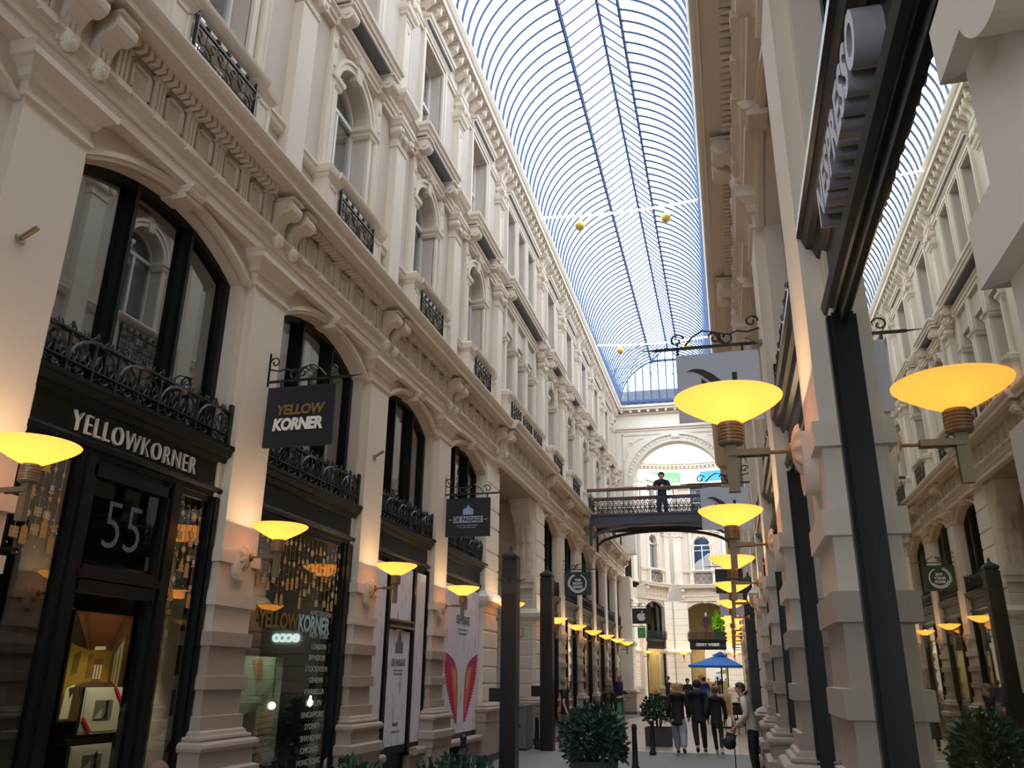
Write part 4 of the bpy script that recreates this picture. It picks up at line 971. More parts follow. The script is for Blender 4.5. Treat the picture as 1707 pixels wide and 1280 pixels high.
# ---------------------------------------------------------------- posters in the closed shop windows
def marble_panel(y0, y1, z0, z1, label):
    o = MB().box(-.012, 0, y0, y1, z0, z1).build('poster', 'marble'); o.location = (XL-.105, 0, 0); tag(o, label, 'poster', 'white marble pattern posters'); return o
yc = mid(4)[0]
marble_panel(yc-1.12, yc-.60, .62, 3.28, 'white marble poster in the narrow pane left of the closed door')
p2 = marble_panel(yc-.40, yc+.48, 2.46, 3.28, 'short white marble poster above the closed door')
p3 = marble_panel(yc-.40, yc+.48, .62, 2.30, 'white marble poster with a small emblem on the closed door')
marble_panel(yc+.70, yc+1.12, .62, 3.28, 'white marble poster in the pane right of the closed door')
grey = cm(120, 120, 130)
def poster_mark(par, y, z, sc):
    a = MB(); a.add([(.003, y+u*sc, z+b*sc) for u, b in ((-.16, .14), (-.16, .28), (-.08, .34), (0, .52), (.08, .34), (.16, .28), (.16, .14))], [tuple(range(7))]); a.build('emblem', grey, par)
    text_mesh('lettering', 'DE PASSAGE', .56*sc, .11*sc, grey, on_left(.004, y, z), .002, .03, 0, par); text_mesh('small_lettering', 'SHOPPING HERITAGE IN', .4*sc, .025*sc, grey, on_left(.004, y, z-.12*sc), .002, 0, 0, par); text_mesh('small_lettering', 'THE NETHERLANDS', .34*sc, .025*sc, grey, on_left(.004, y, z-.17*sc), .002, 0, 0, par)
poster_mark(p3, yc+.04, 1.82, 1.0)
text_mesh('small_lettering', 'BINNENKORT', .22, .05, grey, on_left(.004, yc+.04, .92), .002, .02, 0, p3)
text_mesh('small_lettering', 'OPENING SOON', .34, .025, grey, on_left(.004, yc+.04, .82), .002, 0, 0, p3)
yd = mid(5)[0]
o = marble_panel(yd-1.15, yd+1.15, .62, 3.28, 'white marble poster with a pair of red feathered wings')
poster_mark(o, yd+.05, 2.66, 1.5)
def wing(par, y, sg):
    """ragged outer feathers, smooth inner edge, narrowing to the foot"""
    top, bot = 2.04, .78
    O = [(0, 1.0), (.06, 1.02), (.15, 1.0), (.3, .96), (.45, .86), (.6, .72), (.75, .56), (.9, .40), (1, .27)]
    I = [(0, .96), (.05, .70), (.10, .50), (.18, .34), (.3, .25), (.5, .20), (.7, .18), (.85, .19), (1, .21)]
    def at(T, t):
        for (a, b), (c, d) in zip(T, T[1:]):
            if t <= c: return b+(d-b)*(t-a)/(c-a)
        return T[-1][1]
    def edge(t, f): return (y+sg*(at(I, t)+(at(O, t)-at(I, t))*f), top-(top-bot)*t)
    ou = []; n = 22
    for k in range(n+1):
        t = k/n; u, z = edge(t, 1.0); ou.append((u, z))
        if k < n: u, z = edge(t+.3/n, 1.0); ou.append((u+sg*.07, z+.01)); u, z = edge(t+.75/n, 1.0); ou.append((u-sg*.035, z))
    inn = [edge(k/20, 0) for k in range(21)]
    def lay(name, m, pts, w): MB().add([(w, u, z) for u, z in pts], [tuple(range(len(pts)))]).build(name, m, par)
    def sub(f0, f1, t0, t1): return [edge(t0+(t1-t0)*k/12, f0) for k in range(13)]+[edge(t0+(t1-t0)*k/12, f1) for k in range(12, -1, -1)]
    lay('wing', cm(206, 48, 88), ou+inn[::-1], .003); lay('wing_tip', cm(186, 60, 134), sub(.05, .7, .04, .34), .0045); lay('wing_inner', cm(228, 126, 96), sub(.06, .5, .20, .86), .006); lay('wing_highlight', cm(238, 164, 84), sub(.12, .36, .24, .52), .0075); lay('wing_foot', cm(196, 70, 150), sub(.2, .8, .84, .98), .0045)
wing(o, yd+.02, -1); wing(o, yd+.04, 1)

for i in (4, 5):
    yc, L = mid(i); o = put('blind', lambda: tag(MB().box(-.46, -.44, -1.1, 1.1, 4.0, 6.1).build('window_blind', cm(168, 178, 170)), 'x', 'blind'), (XL, yc, 0), 0); o.name = 'window_blind'
    tag(o, 'pale grey-green blind behind the arched window above the '+('closed door with marble posters' if i == 4 else 'wings poster'), 'blind', 'pale blinds behind the arched windows')
# ---------------------------------------------------------------- things inside the two black shops
def flat(par, name, m, x, y0, y1, z0, z1): return MB().box(x-.004, x, y0, y1, z0, z1).build(name, m, par)
r = MB().box(-.05, 0, -.62, .62, -.95, .55).build('photo_print', cm(40, 26, 18)); r.location = (-5.98, 7.13, 1.82); r.scale = (1, .66, .66); tag(r, 'large colour photograph of a yellow room hanging behind the glass door', 'picture')
def poly(par, name, m, pts, x=.004): return MB().rings([[(xx, a, b) for a, b in pts] for xx in (x-.004, x)]).build(name, m, par)
poly(r, 'ceiling_patch', cm(112, 58, 26), [(-.6, .53), (.6, .53), (.25, .02), (-.25, .02)]); poly(r, 'far_wall', cm(160, 118, 34), [(-.25, .02), (.25, .02), (.25, -.42), (-.25, -.42)], .006)
poly(r, 'side_wall', cm(150, 118, 36), [(-.6, .1), (-.25, .02), (-.25, -.42), (-.6, -.6)], .006); poly(r, 'side_wall', cm(120, 84, 40), [(.25, .02), (.6, .53), (.6, -.75), (.25, -.42)], .006)
poly(r, 'window_patch', cm(226, 214, 170), [(.32, -.02), (.48, .2), (.48, -.5), (.32, -.4)], .009); poly(r, 'door_patch', cm(130, 84, 48), [(-.1, -.1), (.08, -.1), (.08, -.42), (-.1, -.42)], .009); poly(r, 'floor_patch', cm(96, 70, 44), [(-.25, -.42), (.25, -.42), (.6, -.75), (.6, -.93), (-.6, -.93), (-.6, -.6)], .006)
poly(r, 'lamp_patch', cm(255, 244, 214), [(-.12, .07), (.1, .08), (.1, .03), (-.12, .02)], .009); poly(r, 'furniture_patch', cm(226, 214, 190), [(-.55, -.5), (-.4, -.45), (-.42, -.9), (-.58, -.9)], .009)
poly(r, 'beam_patch', cm(78, 40, 20), [(-.46, .53), (-.38, .53), (-.17, .02), (-.2, .02)], .0062); poly(r, 'beam_patch', cm(78, 40, 20), [(.46, .53), (.38, .53), (.17, .02), (.2, .02)], .0062); poly(r, 'stain_patch', cm(96, 78, 34), [(-.5, -.05), (-.38, .0), (-.4, -.3), (-.52, -.34)], .0085); poly(r, 'stain_patch', cm(120, 84, 30), [(-.22, -.05), (-.12, -.02), (-.13, -.36), (-.22, -.38)], .0085)
for q in (-.08, -.02, .04): poly(r, 'door_pane', cm(214, 206, 180), [(q, -.18), (q+.035, -.18), (q+.035, -.38), (q, -.38)], .0115)
for q, w2 in ((.34, .0), (.41, .05)): poly(r, 'window_bar', cm(110, 80, 44), [(q, .02+w2), (q+.012, .03+w2), (q+.012, -.46), (q, -.45)], .0115)
for q in (-.5, -.3, .1, .3): poly(r, 'chair_patch', cm(52, 36, 24), [(q, -.5), (q+.14, -.48), (q+.13, -.62), (q+.09, -.56), (q+.04, -.64)], .0105)
def framed(x, y, z, w, h, label, ribbon=False):
    r = MB().box(-.03, 0, -w/2, w/2, -h/2, h/2).build('picture_frame', cm(230, 224, 206)); r.location = (x, y, z); tag(r, label, 'picture')
    flat(r, 'mount', 'paper', .004, -w/2+.02, w/2-.02, -h/2+.02, h/2-.02); flat(r, 'photo', cm(120, 118, 112), .008, -w*.2, w*.27, -h*.2, h*.22)
    poly(r, 'figure', cm(30, 30, 32), [(.03, -.07), (.05, .0), (.035, .07), (.06, .09), (.08, .07), (.07, .0), (.085, -.07)], .012); poly(r, 'street', cm(200, 198, 190), [(-w*.19, -.07), (.0, -.07), (.0, .02)], .011)
    if ribbon:
        for a, b in ((w/2-.14, h/2), (-w/2, -h/2+.14)): poly(r, 'ribbon', 'red', [(a, b), (a+.03, b+.01), (a+.15, b-.12), (a+.12, b-.14)], .014)
    return r
framed(-5.72, 6.97, 1.30, .50, .40, 'white framed black-and-white photo with red ribbon corners behind the door', True)
framed(-5.72, 6.93, .86, .52, .30, 'lower white framed photo, at the bottom edge behind the door')
st = MB().box(-.03, .03, -.28, .28, 0, 1.06).box(-.2, .03, -.3, .3, 0, .03); st = st.build('display_stand', 'black'); st.location = (-5.80, 6.95, 0); tag(st, 'black display stand carrying the ribboned photo frame', 'stand')
r = MB().box(-.05, 0, -.55, .62, -1.25, .02).build('photo_print', cm(132, 156, 142)); r.location = (-5.85, 9.85, 1.82); tag(r, 'tall greenish photograph leaning in the lettered display window', 'picture')
poly(r, 'bridge_patch', cm(124, 92, 70), [(-.15, -.02), (.1, -.02), (.12, -.28), (-.02, -.3)]); poly(r, 'shadow_patch', cm(58, 66, 60), [(-.5, -.7), (.05, -.6), (.05, -1.2), (-.5, -1.2)]); poly(r, 'stair_patch', cm(188, 176, 150), [(.1, -.65), (.5, -.6), (.45, -1.22), (.05, -1.22)])
for k in range(7): poly(r, 'stair_line', cm(70, 62, 52), [(.08, -.72-k*.07), (.48, -.70-k*.07), (.48, -.69-k*.07), (.08, -.71-k*.07)], .008)
poly(r, 'streak', cm(88, 116, 104), [(-.1, -.6), (.55, -.2), (.58, -.3), (0, -.66)])
def spot(x, y, z, label, tx, ty, tz, w):
    r = empty('spotlight', (x, y, z)); tag(r, label, 'spotlight', 'spotlights inside the black shops')
    d = Vector((tx-x, ty-y, tz-z)).normalized(); q = d.to_track_quat('-Z', 'Y').to_matrix().to_4x4()
    MB().lathe([(.02, .12), (.05, .10), (.055, 0), (.045, 0), (.045, .02)], 14).xf(q).build('housing', 'rubber', r); MB().lathe([(.0, .015), (.044, .015), (.044, .02), (.0, .02)], 14).xf(q).build('lens', emis('lens', (1, .86, .6, 1), 14), r)
    MB().tube([(0, 0, .1), (0, 0, 3.74-z)], .008, 5).build('rod', 'rubber', r)
    l = bpy.data.lights.new('beam', 'SPOT'); l.energy = w; l.color = (1, .82, .56); l.spot_size = math.radians(75); l.spot_blend = .6; l.shadow_soft_size = .05
    o = bpy.data.objects.new('beam', l); COL.objects.link(o); o.parent = r; o.matrix_local = Matrix.Translation(d*.03) @ q
spot(-5.38, 7.0, 2.7, 'small spotlight shining on the yellow room photograph', -5.98, 7.13, 1.8, 38)
spot(-5.35, 6.85, 2.2, 'small spotlight shining on the ribboned photo', -5.75, 6.97, 1.25, 40)
spot(-5.45, 9.9, 2.4, 'small spotlight over the greenish photograph', -5.9, 9.9, 1.3, 60)
spot(-5.45, 9.58, 1.27, 'added bright spotlight standing in for a lamp reflection beside the greenish photograph', 0, 0, 1.6, 12)  # added lamp, stands in for a bright reflection on the greenish print
bb = MB().lathe([(.0, 0), (.03, .02), (.04, .05), (.03, .08), (.012, .1), (.012, .14)], 12).build('light_bulb', emis('bare_bulb', (1, .88, .66, 1), 30), None, True); bb.location = (-5.6, 11.35, 1.26) ; bb.location = (-5.55, 10.75, 1.22); tag(bb, 'bare glowing bulb near the right end of the lettered window', 'bulb')
MB().tube([(0, 0, .14), (0, 0, 2.5)], .005, 5).build('cord', 'rubber', bb)
# ---------------------------------------------------------------- footbridge across the arcade
BY0, BY1 = 29.3, 30.9
br = empty('footbridge', (XC, 29.3, 7.1)); tag(br, 'dark steel footbridge with scrolled railings and a wooden handrail across the arcade', 'bridge')
def B(mb, nm, m, sm=False, par=None):
    o = mb.build(nm, m, None, sm); o.data.transform(Matrix.Translation((-XC, -29.3, -7.1))); o.parent = par or br; return o
bx0, bx1 = XL+.35, XR-.30
B(MB().box(bx0, bx1, BY0+.1, BY1-.1, 6.93, 7.0), 'deck', 'concrete')
for y in (BY0, BY1): B(MB().box(bx0, bx1, y-.05, y+.05, 6.78, 7.14).box(bx0, bx1, y-.09, y+.09, 7.10, 7.15).box(bx0, bx1, y-.08, y+.08, 6.77, 6.80), 'girder', 'ironblue')
for y in (BY0+.02, BY1-.02):
    cx = (bx0+bx1)/2; hw = (bx1-bx0)/2
    a1 = [(cx+hw*math.cos(math.radians(180-180*i/24)), 6.12+.66*math.sin(math.radians(180-180*i/24))**.85 if 0 < i < 24 else 6.12) for i in range(25)]
    m = MB().rings([[(x, yy, z) for yy, z in ((y-.06, z0-.05), (y+.06, z0-.05), (y+.06, z0+.05), (y-.06, z0+.05))] for x, z0 in a1])
    m.box(bx0-.02, bx0+.07, y-.08, y+.08, 6.05, 6.8).box(bx1-.07, bx1+.02, y-.08, y+.08, 6.05, 6.8); B(m, 'arch_rib', 'ironblue')
for y in (BY0, BY1):
    m = MB()
    for k in range(9):
        x = bx0+.05+(bx1-bx0-.1)*k/8; m.box(x-.012, x+.012, y-.012, y+.012, 7.14, 8.06)
    m.box(bx0, bx1, y-.01, y+.01, 7.72, 7.745).box(bx0, bx1, y-.01, y+.01, 7.58, 7.60).box(bx0, bx1, y-.01, y+.01, 7.17, 7.19)
    n = 28
    for k in range(n):
        c = bx0+.05+(bx1-bx0-.1)*(k+.5)/n; w = (bx1-bx0-.1)/n
        for cz, r in ((7.30, .07), (7.46, .07)):
            m.tube([(x, y, z) for x, z in arc(c, cz, r, 0, 360, 8)], .011, 4); m.tube([(x, y, z) for x, z in arc(c+.02, cz, r*.5, 0, 270, 6)], .010, 4)
        m.tube([(c-w/2, y, 7.19), (c, y, 7.38), (c+w/2, y, 7.58)], .010, 4); m.tube([(c+w/2, y, 7.19), (c, y, 7.38), (c-w/2, y, 7.58)], .010, 4)
        for q in (-.05, .0, .05): m.ball((c+q, y, 7.66), .03, 6, 4)
    B(m, 'railing', 'iron')
    B(MB().box(bx0-.1, bx1+.1, y-.045, y+.045, 8.06, 8.11), 'handrail', 'wood'); B(MB().box(bx0-.1, bx1+.1, y-.03, y+.03, 8.0, 8.06), 'rail_bar', 'ironblue')

# ---------------------------------------------------------------- garlands and gold balls under the vault
for k, (y, z0, z1) in enumerate(((20.6, 14.40, 14.60), (31.4, 14.66, 14.80))):
    pts = [(XL+.5+(XR-XL-1.0)*i/24, y+.4*i/24, z0+(z1-z0)*i/24-.12*math.sin(PI*i/24)) for i in range(25)]
    m = MB().tube(pts, .012, 4); o = m.build('garland', 'white'); tag(o, 'thin white light garland strung across the vault '+('above the side lane' if k == 0 else 'beyond the footbridge'), 'garland', 'light garlands')
    b = MB()
    for i in range(24):
        for j in range(3):
            t = j/3; p = [pts[i][q]*(1-t)+pts[i+1][q]*t for q in range(3)]; b.box(p[0]-.02, p[0]+.02, p[1]-.02, p[1]+.02, p[2]-.05, p[2])
    b.build('lights', emis('garland_white', (1, 1, .95, 1), 4.0) if k == 0 else bpy.data.materials['garland_white'], o)
def bauble():
    r = MB().lathe([(.0, .24), (.03, .24), (.035, .20), (.10, .18), (.16, .12), (.185, .04), (.19, 0), (.185, -.04), (.16, -.12), (.10, -.18), (.03, -.205), (0, -.21)], 24).build('gold_ball', 'goldball', None, True)
    MB().tube([(0, 0, .22), (0, 0, .44)], .006, 4).build('cord', 'iron', r); MB().lathe([(.19, -.015), (.194, -.015), (.194, .015), (.19, .015)], 24).build('equator_band', 'gold', r); return r
for k, (x, y, z, lab) in enumerate(((-3.40, 20.65, 13.98, 'gold ball hanging left of the near garland'), (-.95, 20.9, 14.06, 'gold ball hanging right of the near garland'), (-3.60, 31.5, 14.36, 'gold ball hanging left of the far garland'), (-.92, 31.72, 14.385, 'gold ball hanging right of the far garland, beside the N signboard'))):
    o = put('bauble', bauble, (x, y, z)); o.name = 'gold_ball'; o.scale = (.75, .75, .75); tag(o, lab, 'ornament', 'gold hanging balls')

# ---------------------------------------------------------------- street furniture
def bollard():
    m = MB().lathe([(.075, 0), (.075, .06), (.058, .08), (.045, .62), (.052, .63), (.055, .66), (.05, .69), (.03, .72), (.0, .725)], 16); return m.build('bollard', 'iron', None, True)
for x, y, lab in ((-1.92, 16.9, 'slim dark bollard in the foreground right of the large shrub'), (-1.90, 20.3, 'dark bollard beside the square planter'), (-4.68, 20.75, 'dark bollard against the lane wall beside the grey cabinet'), (-4.4, 14.0, 'dark post with a round head before the marble posters')):
    o = put('bollard', bollard, (x, y, 0)); o.name = 'bollard'; tag(o, lab, 'bollard', 'dark street bollards')
_cache['bollard'].scale = (1.0, 1.0, 1.12)
def post(x, y, h, lab, w=.15, side=-1):
    r = MB().box(-w, w, -w, w, 0, h-.2).build('gate_post', cm(16, 18, 22, .4)); r.location = (x, y, 0); tag(r, lab, 'post', 'tall square gate posts')
    MB().tower(0, 0, [(h-.2, w*.8), (h-.14, w*1.05), (h-.10, w*1.0), (h, w*.2), (h+.06, w*.16), (h+.1, .01)]).build('cap', 'iron', r)
    MB().box(side*(w+.22) if side < 0 else w, side*w if side < 0 else w+.22, -.13, .13, 1.18, 1.42).build('control_box', 'iron', r)
    m = MB()
    for k in range(8): a = 2*PI*k/8; m.tube([(w*math.cos(a)*.9, w*math.sin(a)*.9, h-.62), (2.1*w*math.cos(a), 2.1*w*math.sin(a), h-.55)], [.012, .003], 4)
    m.build('spike_collar', 'iron', r); return r
post(-4.14, 16.0, 4.0, 'tall square black post at the near corner of the side lane')
post(-4.37, 20.5, 4.15, 'tall square black post at the far corner of the side lane')
post(.50, 21.6, 4.05, 'tall square black post before the right wall under the lamps', side=1)
r = MB().rings([[(x, 20.2, z), (x, 20.95, z), (x, 20.95, z+d), (x, 20.2, z+d)] for x, z, d in ((-5.42, .04, .92), (-4.83, .04, .92))]).build('utility_cabinet', 'cabinet'); tag(r, 'grey utility cabinet against the lane wall between the two black posts', 'cabinet')
MB().rings([[(-5.44, y, .95), (-4.81, y, .95), (-4.81, y, .99), (-5.44, y, 1.03)] for y in (20.17, 20.98)]).build('lid', 'cabinet', r); MB().box(-5.38, -4.87, 20.185, 20.2, .12, .88).build('door', cm(112, 114, 114), r); MB().box(-4.98, -4.95, 20.17, 20.185, .5, .58).build('handle', 'iron', r); MB().box(-5.43, -4.82, 20.19, 20.96, 0, .05).build('plinth', 'iron', r)
r = MB().box(-.11, .11, -.008, .008, -.11, .11).build('hydrant_sign', cm(200, 60, 60)); r.location = (-5.46, 22.03, 2.73); tag(r, 'small white hydrant sign with red border lettered B on the lane wall', 'sign')
MB().box(-.095, .095, -.010, -.008, -.095, .095).build('sign_face', 'paper', r); text_mesh('lettering', 'B', .06, .08, cm(40, 40, 60), on_front(0, -.0105, 0), .002, .02, 0, r)
r = MB().box(-.16, .16, -.012, .012, -.21, .21).build('hanging_sign', 'bright_green'); r.location = (-4.11, 40.7, 3.62); r.scale = (1.13, 1.13, 1.13); tag(r, 'small bright green hanging sign below the apple mark', 'sign'); text_mesh('lettering', 'amplifon', .24, .05, 'paper', on_front(0, -.014, .0), .003, 0, 0, r)
MB().box(-.42, .17, -.01, .01, .24, .27).box(-.12, -.10, -.01, .01, .2, .25).box(.10, .12, -.01, .01, .2, .25).build('bracket', 'iron', r)
r = empty('street_sign', (.52, 24.0, 0)); tag(r, 'round blue sign with white arrow on a thin pole by the right wall', 'sign')
MB().tube([(0, 0, 0), (0, 0, 3.5)], .03, 8).build('pole', 'iron', r)
MB().lathe([(0, -.01), (.15, -.01), (.15, .01), (0, .01)], 24).xf(Matrix.Rotation(PI/2, 4, 'X')).xf(Matrix.Translation((0, -.04, 3.25))).build('disc', cm(30, 90, 200), r); MB().rings([[(x, y, z+3.25) for x, z in ((-.02, .1), (.02, .1), (.02, -.02), (.06, -.02), (0, -.1), (-.06, -.02), (-.02, -.02))] for y in (-.055, -.05)]).build('arrow', 'paper', r)
MB().lathe([(0, -.01), (.15, -.01), (.15, .01), (0, .01)], 24).xf(Matrix.Rotation(PI/2, 4, 'X')).xf(Matrix.Translation((0, -.04, 2.92))).build('disc', cm(30, 90, 200), r)
MB().box(.0, .2, -.1, .1, .95, 1.18).build('control_box', 'iron', r)

# ---------------------------------------------------------------- planting
def leaves(rnd, n, rx, ry, rz, cz, L=.13, W=.035, drop=.2):
    m = MB()
    for i in range(n):
        a = rnd.uniform(0, 2*PI); t = math.acos(rnd.uniform(-.55, 1)); s = rnd.uniform(.55, 1.0)**.6
        d = Vector((math.sin(t)*math.cos(a), math.sin(t)*math.sin(a), math.cos(t)))
        wob = 1+.18*math.sin(5*a+3*t)
        p = Vector((d.x*rx*s*wob, d.y*ry*s*wob, cz+d.z*rz*s*wob))
        dirn = (d+Vector((rnd.uniform(-1, 1), rnd.uniform(-1, 1), rnd.uniform(-drop*2, .9)))).normalized()
        sd = dirn.cross(Vector((rnd.uniform(-1, 1), rnd.uniform(-1, 1), rnd.uniform(-.3, 1)))).normalized(); up = sd.cross(dirn)
        l, w = L*rnd.uniform(.7, 1.2), W*rnd.uniform(.8, 1.2)
        q = [p, p+dirn*l*.35+sd*w*.5+up*w*.12, p+dirn*l*.75+sd*w*.42, p+dirn*l-up*w*.4, p+dirn*l*.75-sd*w*.42, p+dirn*l*.35-sd*w*.5+up*w*.12]
        m.add(q, [(0, 1, 2, 3), (0, 3, 4, 5)])
    return m
def shrub(x, y, rx, rz, cz, n, seed, label, pw, ph, group='potted laurel shrubs', L=.14, drop=.2):
    rnd = random.Random(seed); r = empty('potted_shrub', (x, y, 0)); tag(r, label, 'plant', group)
    MB().tower(0, 0, [(0, pw*.96), (ph, pw), (ph, pw-.03), (ph-.06, pw-.03)]).build('planter', 'planter', r)
    MB().tower(0, 0, [(ph-.09, pw-.035), (ph-.05, pw-.035)]).build('soil', cm(46, 38, 32), r)
    st = MB()
    for k in range(9): a = rnd.uniform(0, 2*PI); q = rnd.uniform(.3, .8); st.tube([(.05*math.cos(a), .05*math.sin(a), ph-.06), (q*rx*.5*math.cos(a), q*rx*.5*math.sin(a), cz), (q*rx*math.cos(a), q*rx*math.sin(a), cz+rz*.6)], [.014, .01, .005], 5)
    st.build('stems', cm(70, 58, 44), r); leaves(rnd, n, rx, rx, rz, cz, L, .058 if L < .2 else .045, drop).build('foliage', 'leaf', r)
shrub(-2.42, 15.2, .50, .50, .60, 1700, 1, 'large glossy green shrub in the foreground left of the slim bollard', .36, .30)
shrub(-1.98, 23.0, .36, .38, .80, 700, 2, 'smaller green shrub in a black square planter behind the bollards', .33, .44, L=.11)
shrub(-3.95, 12.4, .60, .40, .10, 520, 3, 'low leafy green plant along the bottom edge before the wings poster', .3, .2, L=.16, drop=.4)
shrub(-4.35, 9.6, .5, .34, .30, 360, 4, 'low leafy green plant at the bottom edge before the marble posters', .28, .2, L=.15, drop=.4)
shrub(.35, 34.0, .24, .42, .75, 300, 6, 'small green shrub beside the right wall behind the parasol', .2, .3, L=.1)

# ---------------------------------------------------------------- cafe corner under the parasol
r = empty('parasol', (-.42, 31.8, 0)); tag(r, 'blue square parasol over the cafe corner', 'parasol')
c4 = [(-1.12, -1.0), (.72, -1.0), (.72, 1.0), (-1.12, 1.0)]; top = (0, 0, 2.46)
m = MB().add([(a, b, 2.06) for a, b in c4]+[top]+[(a, b, 2.0) for a, b in c4]+[(0, 0, 2.41)], [(0, 1, 4), (1, 2, 4), (2, 3, 4), (3, 0, 4), (5, 9, 6), (6, 9, 7), (7, 9, 8), (8, 9, 5), (0, 5, 6, 1), (1, 6, 7, 2), (2, 7, 8, 3), (3, 8, 5, 0)])
m.build('canopy', 'blue', r); MB().rings([[(a*.28, b*.28, 2.40), (a*.02, b*.02, 2.54)] for a, b in c4], cap=False).build('vent_cap', 'blue', r)
MB().tube([(-.05, 0, .05), (0, 0, 2.42)], .025, 8).build('pole', 'iron', r); MB().box(-.38, .3, -.3, .3, 0, .06).build('base', 'iron', r)
rb = MB()
for a, b in c4: rb.tube([(0, 0, 2.40), (a*.97, b*.97, 2.03)], .012, 4)
rb.build('ribs', 'iron', r)
r = empty('menu_board', (-.38, 30.4, 0)); tag(r, 'white framed menu board with orange and green print on an easel', 'board')
MB().box(-.24, .24, -.02, .02, .42, 1.14).build('board', cm(214, 216, 220), r); MB().box(-.19, .19, -.025, -.02, .48, 1.08).build('print', cm(232, 168, 96), r)
pm = MB(); rnd = random.Random(4)
for k in range(9): x, z = rnd.uniform(-.15, .15), rnd.uniform(.55, 1.0); pm.ball((x, -.026, z), rnd.uniform(.02, .045), 6, 4, (1, .1, 1.3))
pm.build('print_pattern', cm(120, 180, 70), r)['kind'] = 'stuff'; MB().tube([(-.2, 0, .45), (-.24, -.1, 0)], .015, 5).tube([(.2, 0, .45), (.24, -.1, 0)], .015, 5).tube([(0, .02, 1.0), (0, .3, 0)], .015, 5).build('easel_legs', 'iron', r)
r = empty('pavement_sign', (-3.72, 28.0, 0)); tag(r, 'green framed pavement sign with a bright poster in front of the left-hand shops', 'board')
MB().box(-.2, .2, -.02, .02, .12, 1.0).box(-.22, -.19, -.04, .3, 0, 1.02).box(.19, .22, -.04, .3, 0, 1.02).build('frame', 'green_sign', r); MB().box(-.17, .17, -.026, -.02, .18, .86).build('poster_face', cm(40, 150, 110), r); MB().box(-.15, -.02, -.03, -.026, .5, .8).box(.0, .13, -.03, -.026, .25, .5).build('poster_detail', cm(226, 140, 60), r)
def cafe_table(x, y, lab):
    r = empty('cafe_table', (x, y, 0)); tag(r, lab, 'table', 'cafe tables'); MB().lathe([(.0, .68), (.3, .68), (.3, .70), (0, .70)], 18).build('tabletop', cm(190, 170, 130), r); MB().lathe([(.16, 0), (.16, .02), (.025, .03), (.025, .68)], 12).build('pedestal', 'iron', r)
def cafe_chair(x, y, rz, lab):
    def mk():
        r = empty('cafe_chair'); MB().box(-.19, .19, -.19, .19, .40, .43).build('seat', cm(60, 58, 58), r); MB().box(-.19, .19, .17, .19, .55, .80).build('backrest', cm(60, 58, 58), r)
        for a in (-.17, .17):
            for b in (-.17, .17): MB().tube([(a, b, .41 if b < 0 else .8), (a*1.1, b*1.1, 0)], .012, 5).build('leg', 'iron', r)
        return r
    o = put('cchair', mk, (x, y, 0), rz); o.name = 'cafe_chair'; tag(o, lab, 'chair', 'cafe chairs')
cafe_table(.0, 32.6, 'small round cafe table under the blue parasol'); cafe_chair(-.02, 33.3, 0, 'dark cafe chair behind the round table'); cafe_chair(.1, 29.6, PI, 'dark cafe chair before the menu board'); cafe_chair(.12, 28.6, .4, 'dark cafe chair nearest the camera by the right wall')
# mannequins and goods in the rotunda shop
def mannequin(x, y, z, lab, c1, c2):
    r = empty('mannequin', (x, y, z)); tag(r, lab, 'mannequin', 'shop mannequins')
    MB().lathe([(.06, 0), (.07, .3), (.10, .75), (.14, .85)], 12).build('trousers', c2, r); MB().lathe([(.15, .78), (.13, 1.0), (.17, 1.25), (.15, 1.34), (.05, 1.40)], 14).build('jacket', c1, r)
    MB().ball((0, 0, 1.53), .095, 10, 8, (.85, 1, 1.2)).lathe([(.045, 1.36), (.045, 1.46)], 10).build('head', cm(226, 214, 200), r)
    m = MB()
    for q in (-1, 1): m.tube([(q*.17, 0, 1.28), (q*.22, -.02, 1.02), (q*.20, -.08, .80)], [.05, .045, .03], 7)
    m.build('sleeves', c1, r); MB().lathe([(.18, -.02), (.18, 0), (.0, .01)], 14).build('stand', 'iron', r)
mannequin(-1.5, 55.7, 3.95, 'mannequin in a dark coat and red skirt in the upper shop window', cm(52, 44, 48), cm(120, 36, 44))
mannequin(-2.0, 55.8, .46, 'mannequin in an orange patterned top in the lower left of the shop window', cm(190, 110, 60), cm(40, 36, 40)); mannequin(-.95, 55.8, .46, 'mannequin in a dark outfit at the right of the lower shop window', cm(50, 44, 44), cm(60, 50, 46))
r = empty('hanging_plant', (-.75, 55.8, 4.9)); tag(r, 'bright green leafy wall at the right of the upper shop window', 'plant'); leaves(random.Random(8), 420, .28, .12, .75, 0, .14, .07).build('foliage', cm(150, 214, 30), r); MB().box(-.3, .3, .14, .18, -1.0, .7).build('backing', cm(60, 80, 40), r)
